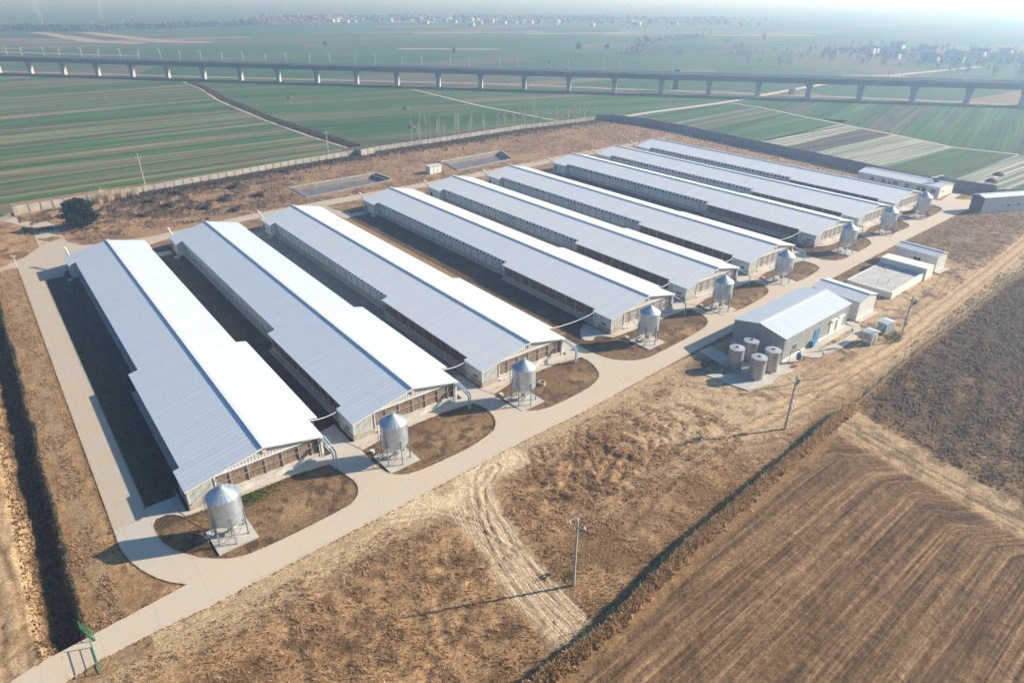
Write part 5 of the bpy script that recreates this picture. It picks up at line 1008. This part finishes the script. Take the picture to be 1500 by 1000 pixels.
tag(obj('rubble', m, M['debris']), 'pale crumbs of rubble strewn over the bare soil', 'rubble', None, 'stuff')
m = MB()
for _ in range(1300):
    x = random.uniform(8,63); y = random.uniform(-72,-45); rock(m, x, y, random.uniform(.03,.10))
tag(obj('clods', m, mat('dark_clod', (.09,.062,.04), .95, var=.3)), 'dark soil clods lying on the ploughed field', 'clods', None, 'stuff')
# reeds and conifer near the gate
def blob_tree(root, cx, cy, cz, rx, ry, rz_, n, leaf, mat_, clumps=14, name='crown'):
    cc = RNG.normal(0,1,(clumps,3)); cc /= np.linalg.norm(cc,axis=1)[:,None]; cc *= RNG.uniform(.35,.85,(clumps,1)); k = RNG.integers(0,clumps,n); p = cc[k]+RNG.normal(0,.17,(n,3)); p = p*np.array([rx,ry,rz_])+np.array([cx,cy,cz])
    a = RNG.normal(0,1,(n,3)); a /= np.linalg.norm(a,axis=1)[:,None]; b_ = np.cross(a, RNG.normal(0,1,(n,3))); b_ /= np.linalg.norm(b_,axis=1)[:,None]; s = leaf*RNG.uniform(.6,1.3,(n,1))
    V = np.stack([p-a*s, p+b_*s*.6, p+a*s, p-b_*s*.6],1).reshape(-1,3); o = bpy.data.objects.new(name, big_mesh(name, V, np.arange(4*n).reshape(-1,4), mat_)); COL.objects.link(o); o.parent = root; return o
t = thing('conifer', 'big dark bushy conifer beside the entrance lane, upper left', 'tree', (-1.0,133.0,0))
obj('trunk', MB().tube([(0,0,0),(-.3,.3,2.5),(-.5,.5,4.5)], .3, 8, True, .1), M['bark'], t)
n = 11000; q = RNG.uniform(0,1,n)**.8; hgt = .8+q*6.6; rad = 4.1*np.sqrt(np.clip(1-((q-.42)/.62)**2,0,1)); an = RNG.uniform(0,2*np.pi,n); lob = .76+.22*np.sin(an*4+q*9)+.17*np.sin(an*7-q*15)+.10*np.sin(an*13+q*31); rr = rad*lob*RNG.uniform(.62,1.,n)**.6
p = np.stack([rr*np.cos(an)-.4*q, rr*np.sin(an)*.9, hgt],1); up_ = np.stack([np.cos(an)*.5,np.sin(an)*.5,np.ones(n)*1.],1)+RNG.normal(0,.3,(n,3)); up_ /= np.linalg.norm(up_,axis=1)[:,None]; sd_ = np.cross(up_,RNG.normal(0,1,(n,3))); sd_ /= np.linalg.norm(sd_,axis=1)[:,None]; s = RNG.uniform(.2,.5,(n,1))
V = np.stack([p-sd_*s*.35,p+sd_*s*.35,p+up_*s*1.3],1).reshape(-1,3); o = bpy.data.objects.new('crown', big_mesh('crown', V, np.arange(3*n).reshape(-1,3), M['conifer'])); COL.objects.link(o); o.parent = t
def reed_clump(x, y, r, h, label, mt=None, nm='reed_clump', cat='reeds', n=420, group='dry reed clumps'):
    t = thing(nm, label, cat, (x,y,0), 0, group); an = RNG.uniform(0,2*np.pi,n); rr = r*np.sqrt(RNG.uniform(0,1,n)); p = np.stack([rr*np.cos(an),rr*np.sin(an),np.zeros(n)],1); d = np.stack([np.cos(an)*.25,np.sin(an)*.25,np.ones(n)],1)+RNG.normal(0,.14,(n,3)); L_ = h*RNG.uniform(.55,1.,(n,1)); q = np.stack([-np.sin(an),np.cos(an),an*0],1)*.05
    V = np.stack([p-q,p+q,p+d*L_],1).reshape(-1,3); o = bpy.data.objects.new('stalks', big_mesh('stalks', V, np.arange(3*n).reshape(-1,3), mt or M['reed'])); COL.objects.link(o); o.parent = t
for i, (x, y, r, h) in enumerate(((9,156.5,1.9,4.2),(12.5,157,1.6,3.6),(16,157.8,1.8,3.0),(6.5,156,1.2,2.6))): reed_clump(x, y, r, h, ['tallest straw-coloured reed clump right behind the dark conifer','second reed clump right of the tallest, against the back wall','third reed clump along the back wall, lower and wide','small reed clump left of the tall ones, half hidden by the conifer'][i])
for i, (x, y, r, h) in enumerate(((22,139,1.6,2.0),(30,131,1.4,1.6),(37,137,2.0,1.8),(47,135,1.4,1.5),(19,147,1.8,1.9),(28,152,2.0,2.0),(44,150,2.2,1.7),(65,160,1.6,1.6),(14,133,1.2,1.4),(36,124,1.2,1.3))):
    reed_clump(x, y, r, h, 'dark leafless shrub on the waste ground, %s counted from the conifer' % nth(i+1), M['shrub'], 'shrub', 'shrub', 700, 'dark shrubs behind the barns')
# bare poplars behind the back wall
def bare_tree_mesh(H, seed, spread=.16, n=26, bark=None, r0=.19):
    rg = random.Random(seed); tr = MB().tube([(0,0,-.2),(rg.uniform(-.1,.1),rg.uniform(-.1,.1),H*.5),(rg.uniform(-.25,.25),rg.uniform(-.25,.25),H)], r0, 5, True, .02); m = MB()
    for k in range(n):
        z = H*(.25+.72*k/n); a = rg.uniform(0,6.28); L_ = H*spread*(1.15-z/H)*rg.uniform(.7,1.5); m.tube([(0,0,z),(math.cos(a)*L_*.6,math.sin(a)*L_*.6,z+L_*.9),(math.cos(a)*L_*.8,math.sin(a)*L_*.8,z+L_*1.7)], .06, 3, False, .03)
    return tr.mesh('trunk', M['bark']), m.mesh('crown', M['twig'])
PT = [bare_tree_mesh(10., s) for s in range(5)]
POP = [(127.0,12.2),(129.0,8.5),(132.0,11.8),(135.0,11.8),(137.0,10.2),(139.5,8.8),(142.0,12.2),(144.5,6.5),(148.5,10.0),(152.0,10.5),(155.5,6.5),(158.0,9.2),(163.0,8.5),(166.0,5.5),(170.5,9.0),(175.0,6.0),(177.5,9.0),(179.5,4.2),(182.0,7.5),(184.5,10.2),(187.5,10.0),(192.5,11.8),(198.5,8.0),(202.5,9.5),(208.0,8.2),(210.0,9.5),(213.5,5.5),(215.5,6.0),(218.0,9.0),(221.5,7.0),(224.0,8.0),(227.5,7.5),(230.5,8.0),(233.5,8.5)]
for i, (x, h) in enumerate(POP):
    t = thing('poplar', 'thin bare poplar beyond the back wall, %s from the left in its row' % nth(i+1), 'tree', (x,178.5+random.uniform(-2,3),0), random.uniform(0,6), 'bare poplars beyond the back wall')
    a, b_ = PT[i%5]; s = h/10
    for nm, me_ in (('trunk',a),('crown',b_)): o = obj(nm, me_, None, t); o.scale = (.9,.9,s)
for i, (x, y, lab) in enumerate(((171.4,260.3,'small brown haystack in the wheat, upper of two above the poplars'),(145.2,210.1,'small brown haystack in the wheat, lower one close to the poplars'),(137.5,337.5,'lone brown mound in the wheat right of the field ditch'),(250,4.5,'larger dark heap at the right edge of the pale rows'),(262,6.5,'smaller dark heap next to the larger one near the pale rows'))):
    tag(obj('soil_mound', MB().lathe([(2.0,-.1),(1.7,.5),(.9,1.0),(.2,1.3)], 10), M['soilheap'], None, (x,y,0), True), lab, 'mound', 'brown mounds in the fields')
# single trees far out on the plain
FT = [(318,688,9,'round tree alone in the fields far beyond the left half of the viaduct',0),(511,487,11,'left one of a pair of round trees beyond the middle of the viaduct',0),(545,478,10,'right one of a pair of round trees beyond the middle of the viaduct',0),(393.8,546.5,7,'small thin tree beyond the viaduct, left of the tree pair',0),(397,402,5,'dark tree just past the viaduct left of its centre',1),(687,550,11,'hazy round tree far out, upper right of the tree pair',0),(826,473,13,'dark round tree standing alone in the haze near the right village',0),(386,262,6,'bare little tree right under the viaduct near the stair tower',1)]
for x, y, h, lab, k in FT:
    t = thing('tree', lab, 'tree', (x,y,0)); obj('trunk', MB().tube([(0,0,0),(0,0,h*.5)], .25, 6, True, .12), M['bark'], t)
    blob_tree(t, 0,0,h*.6, h*.33,h*.33,h*.42, 500 if k == 0 else 240, .45, M['farleaf'] if k == 0 else M['fartwig'])
def tree_proto(h, w, leafy, seed):
    t = thing('tree', '', 'tree'); obj('trunk', MB().tube([(0,0,0),(0,0,h*.55)], .22, 5, True, .1), M['bark'], t); blob_tree(t, 0,0,h*.58, w,w,h*.45, 260 if leafy else 420, .6 if leafy else .24, M['farleaf'] if leafy else M['fartwig'], 10); return t
PR = [tree_proto(9,3.2,False,1), tree_proto(11,2.6,False,2), tree_proto(7,3.2,True,3)]; used = [False]*3
def put_tree(k, x, y, s, lab, grp):
    if used[k]: t = dup(PR[k], (x,y,0), random.uniform(0,6), lab, s)
    else: t = PR[k]; t.location = (x,y,0); t['label'] = lab; t.scale = (s,s,s); used[k] = True
    t['group'] = grp
TR = [(606,349),(598,352),(590,345),(603,340),(612,352),(585,338),(600,360),(549,303),(540,286),(552,264),(546,270),(868,589),(937,653),(767,481),(740,470),(720,440),(681,405),(700,420),(660,395)]
for x, y in TR: put_tree(random.choice((0,1)), x+random.uniform(-3,3), y+random.uniform(-3,3), random.uniform(.8,1.2), 'bare hazy tree in the field belt between the viaduct and the right village', 'bare trees past the viaduct')
def house_proto(w, l, h, rh, wallm, roofm_):
    t = thing('village_house', '', 'house'); obj('wall', MB().prism([(-l/2,-w/2),(l/2,-w/2),(l/2,w/2),(-l/2,w/2)], 0, lambda x,y: h), wallm, t)
    m = MB(); V = [(-l/2-.3,-w/2-.4,h),(l/2+.3,-w/2-.4,h),(l/2+.3,w/2+.4,h),(-l/2-.3,w/2+.4,h),(-l/2-.3,0,h+rh),(l/2+.3,0,h+rh)]; m.add(V, [(0,1,5,4),(2,3,4,5),(0,3,2,1)]); obj('roof', m, roofm_, t)
    g = MB().add([(l/2+.02,-w/2,h-.1),(l/2+.02,w/2,h-.1),(l/2+.32,0,h+rh),(l/2+.32,-w/2,h-.1)], [(0,1,2)]); wd = MB()
    w_ = obj('windows', MB().box(-l*.3,-l*.3+1.2,-w/2-.06,-w/2-.003,h*.4,h*.75), M['glass'], t); w_.name = 'window'; obj('window', MB().box(l*.15,l*.15+1.2,-w/2-.06,-w/2-.003,h*.4,h*.75), M['glass'], t); return t
HP = [house_proto(8,13,5.5,2.2,M['housewhite'],M['houseroof']), house_proto(7,10,3.6,1.8,M['housewhite'],M['houseroof']), house_proto(8,11,6.5,.5,M['housewhite'],M['housewhite'])]; hu = [False]*3
def put_house(k, x, y, a, s, lab, grp):
    if hu[k]: t = dup(HP[k], (x,y,0), a, lab, s)
    else: t = HP[k]; t.location = (x,y,0); t.rotation_euler = (0,0,a); t['label'] = lab; t.scale = (s,s,s); hu[k] = True
    t['group'] = grp
HR_ = [(740,308),(752,316),(774,306),(779,293),(771,286),(745,254),(752,262),(737,231),(760,240),(748,222),(727,220),(782,199),(795,215),(770,228),(805,240),(850,211),(820,225),(788,178),(800,190),(765,180),(740,205),(790,262),(812,285),(830,300),(760,275)]
rgv = random.Random(5)
for i, (x, y) in enumerate(HR_): put_house(rgv.choice((0,0,1)), x+(x-770)*.35+rgv.uniform(-10,10), y+(y-240)*.25+rgv.uniform(-10,10), -1.35+rgv.uniform(-.2,.2), rgv.uniform(.75,1.1), 'white-walled house with a grey roof in the hazy village at the right', 'houses of the right village')
for i in range(150): put_tree(rgv.choice((0,1,1)), 620+260*rgv.random()**1.5, rgv.uniform(100,360), rgv.uniform(.7,1.2), 'bare grey tree among the houses of the right village', 'trees of the right village')
for i in range(70):
    f = rgv.random(); x = 655+f*560+rgv.uniform(-30,30); y = 1420-f*560+rgv.gauss(0,70); put_house(rgv.choice((0,1,2,2)), x, y, rgv.choice((-.9,.6))+rgv.uniform(-.2,.2), rgv.uniform(.8,1.2), 'tiny white house in the far village on the hazy horizon', 'houses of the far village')
for i in range(120):
    f = rgv.random(); x = 620+f*640+rgv.uniform(-40,40); y = 1470-f*600+rgv.gauss(0,90); put_tree(rgv.choice((0,1,2)), x, y, rgv.uniform(.9,1.6), 'faint tree mixed among the houses of the far village', 'trees of the far village')
t = thing('village_wall', 'long low pale wall in front of the far village', 'wall', (715,1275,0), math.atan2(-50,150)); obj('wall', MB().box(0,165,-.2,.2,0,3.2), M['housewhite'], t)
t = thing('apartment_block', 'long flat block with an orange brick end behind the far village wall', 'building', (790,1330,0), math.atan2(-50,150)); obj('wall', MB().box(0,52,0,13,0,9), M['houseroof'], t); obj('end_wall', MB().box(52.01,64,0,12,0,10), M['houseroofred'], t)
t = thing('field_hut', 'small white hut alone in the fields beyond the viaduct stair tower', 'hut', (586,414,0), -.8); obj('wall', MB().box(-3,3,-3,3,0,4.5), M['housewhite'], t); obj('roof', MB().box(-3.2,3.2,-3.2,3.2,4.503,4.9), M['houseroof'], t)
t = thing('roadside_hut', 'little pale hut under the viaduct by the crossing lane', 'hut', (398,170,0), -.8); obj('wall', MB().box(-1.6,1.6,-1.6,1.6,0,3.2), M['housewhite'], t); obj('roof', MB().box(-1.8,1.8,-1.8,1.8,3.203,3.4), M['houseroof'], t)
# far tree belts that read as one mass
def belt(name, pts, w, n, h, label, mat_, leaf=1.6):
    V = []; P = [Vector(p) for p in pts]; seg = [(a,b_) for a,b_ in zip(P[:-1],P[1:])]; co = []
    for _ in range(n):
        a, b_ = random.choice(seg); f = random.random(); c = a.lerp(b_,f); hh = h*(.6+.6*float(vnoise(np.array([c.x*.03]),np.array([c.y*.03]),5)[0])); p = np.array([c.x+random.gauss(0,w),c.y+random.gauss(0,w),random.random()*hh]); d = RNG.normal(0,1,3); d /= np.linalg.norm(d); e = np.cross(d,RNG.normal(0,1,3)); e /= np.linalg.norm(e); s = leaf*random.uniform(.6,1.3); co += [p-d*s,p+e*s,p+d*s,p-e*s]
    co = np.array(co); o = bpy.data.objects.new(name, big_mesh(name, co, np.arange(len(co)).reshape(-1,4), mat_)); COL.objects.link(o); tag(o, label, 'trees', None, 'stuff')
belt('tree_belt', [(-120,1400),(65,1330),(165,1245),(315,1283),(470,1318)], 12, 5000, 9, 'distant dark belt of trees across the upper left plain', M['farleaf'])
belt('tree_belt', [(480,1330),(640,1500),(900,1450),(1150,1150),(1350,900)], 45, 5000, 11, 'faint wooded strip behind the far village', M['fartwig'], 2.2)
belt('tree_belt', [(560,450),(700,560),(860,600)], 6, 900, 6, 'thin hedge line in the plain beyond the viaduct', M['fartwig'], 1.2)
# pylons and distant light poles
def pylon():
    t = thing('pylon', '', 'pylon'); m = MB(); w = lambda z: 3.6*(1-z/36)+.5
    lv = [0,8,15,21,26,30,36]
    for sx, sy in ((1,1),(1,-1),(-1,-1),(-1,1)): m.tube([(sx*w(z),sy*w(z),z) for z in lv], .22, 4)
    for z0, z1 in zip(lv[:-1],lv[1:]):
        for k in range(4):
            c = [(1,1),(1,-1),(-1,-1),(-1,1)]; a = c[k]; b_ = c[(k+1)%4]; m.tube([(a[0]*w(z0),a[1]*w(z0),z0),(b_[0]*w(z1),b_[1]*w(z1),z1)], .12, 3); m.tube([(b_[0]*w(z0),b_[1]*w(z0),z0),(a[0]*w(z1),a[1]*w(z1),z1)], .12, 3)
    obj('lattice', m, M['mast'], t); 
    for z in (26,30,34): obj('cross_arm', MB().box(-7.5+(z-26)*.3,7.5-(z-26)*.3,-.2,.2,z,z+.4), M['mast'], t)
    return t
py0 = pylon(); 
for i, (x, y, lab) in enumerate(((168.6,1776,'brightest lattice pylon on the hazy plain at upper left'),(273.9,1715,'hazy lattice pylon right of the brightest one'),(215,2300,'dark slim pylon left of the brightest one, farther off'),(880,2250,'very faint tall pylon above the far village'))):
    t = py0 if i == 0 else copy_tree(py0); t.location = (x,y,0); t.rotation_euler = (0,0,.5); t['label'] = lab; t['group'] = 'power pylons'
for i, (x, y) in enumerate(((60,1335),(120,1290),(185,1262),(235,1290))):
    t = thing('light_pole', 'white pole in front of the far tree belt, %s from the left' % nth(i+1), 'pole', (x,y,0), 0, 'poles by the far tree belt'); obj('pole_shaft', MB().tube([(0,0,0),(0,0,13)], .35, 6), M['lamp'], t); obj('lamp_head', MB().box(-1.2,1.2,-.3,.3,13,13.4), M['lamp'], t)

# ------------------------------------------------------------------ haze
hm = bpy.data.materials.new('pale_haze'); hm.use_nodes = True; nt = hm.node_tree; nt.nodes.clear(); out = nt.nodes.new('ShaderNodeOutputMaterial'); pv = nt.nodes.new('ShaderNodeVolumePrincipled')
pv.inputs['Color'].default_value = (.46,.67,1.,1); pv.inputs['Absorption Color'].default_value = (1,1,1,1)   # no absorption: blue scatters first, all fades to white far off
pv.inputs['Density'].default_value = .00072; pv.inputs['Anisotropy'].default_value = .42; nt.links.new(pv.outputs[0], out.inputs['Volume'])
hz = obj('haze', MB().box(-4050,9050,-4050,12050,-6,75), hm); hz['kind'] = 'stuff'; hz['label'] = 'pale bluish haze hanging over the whole plain'; hz['category'] = 'haze'
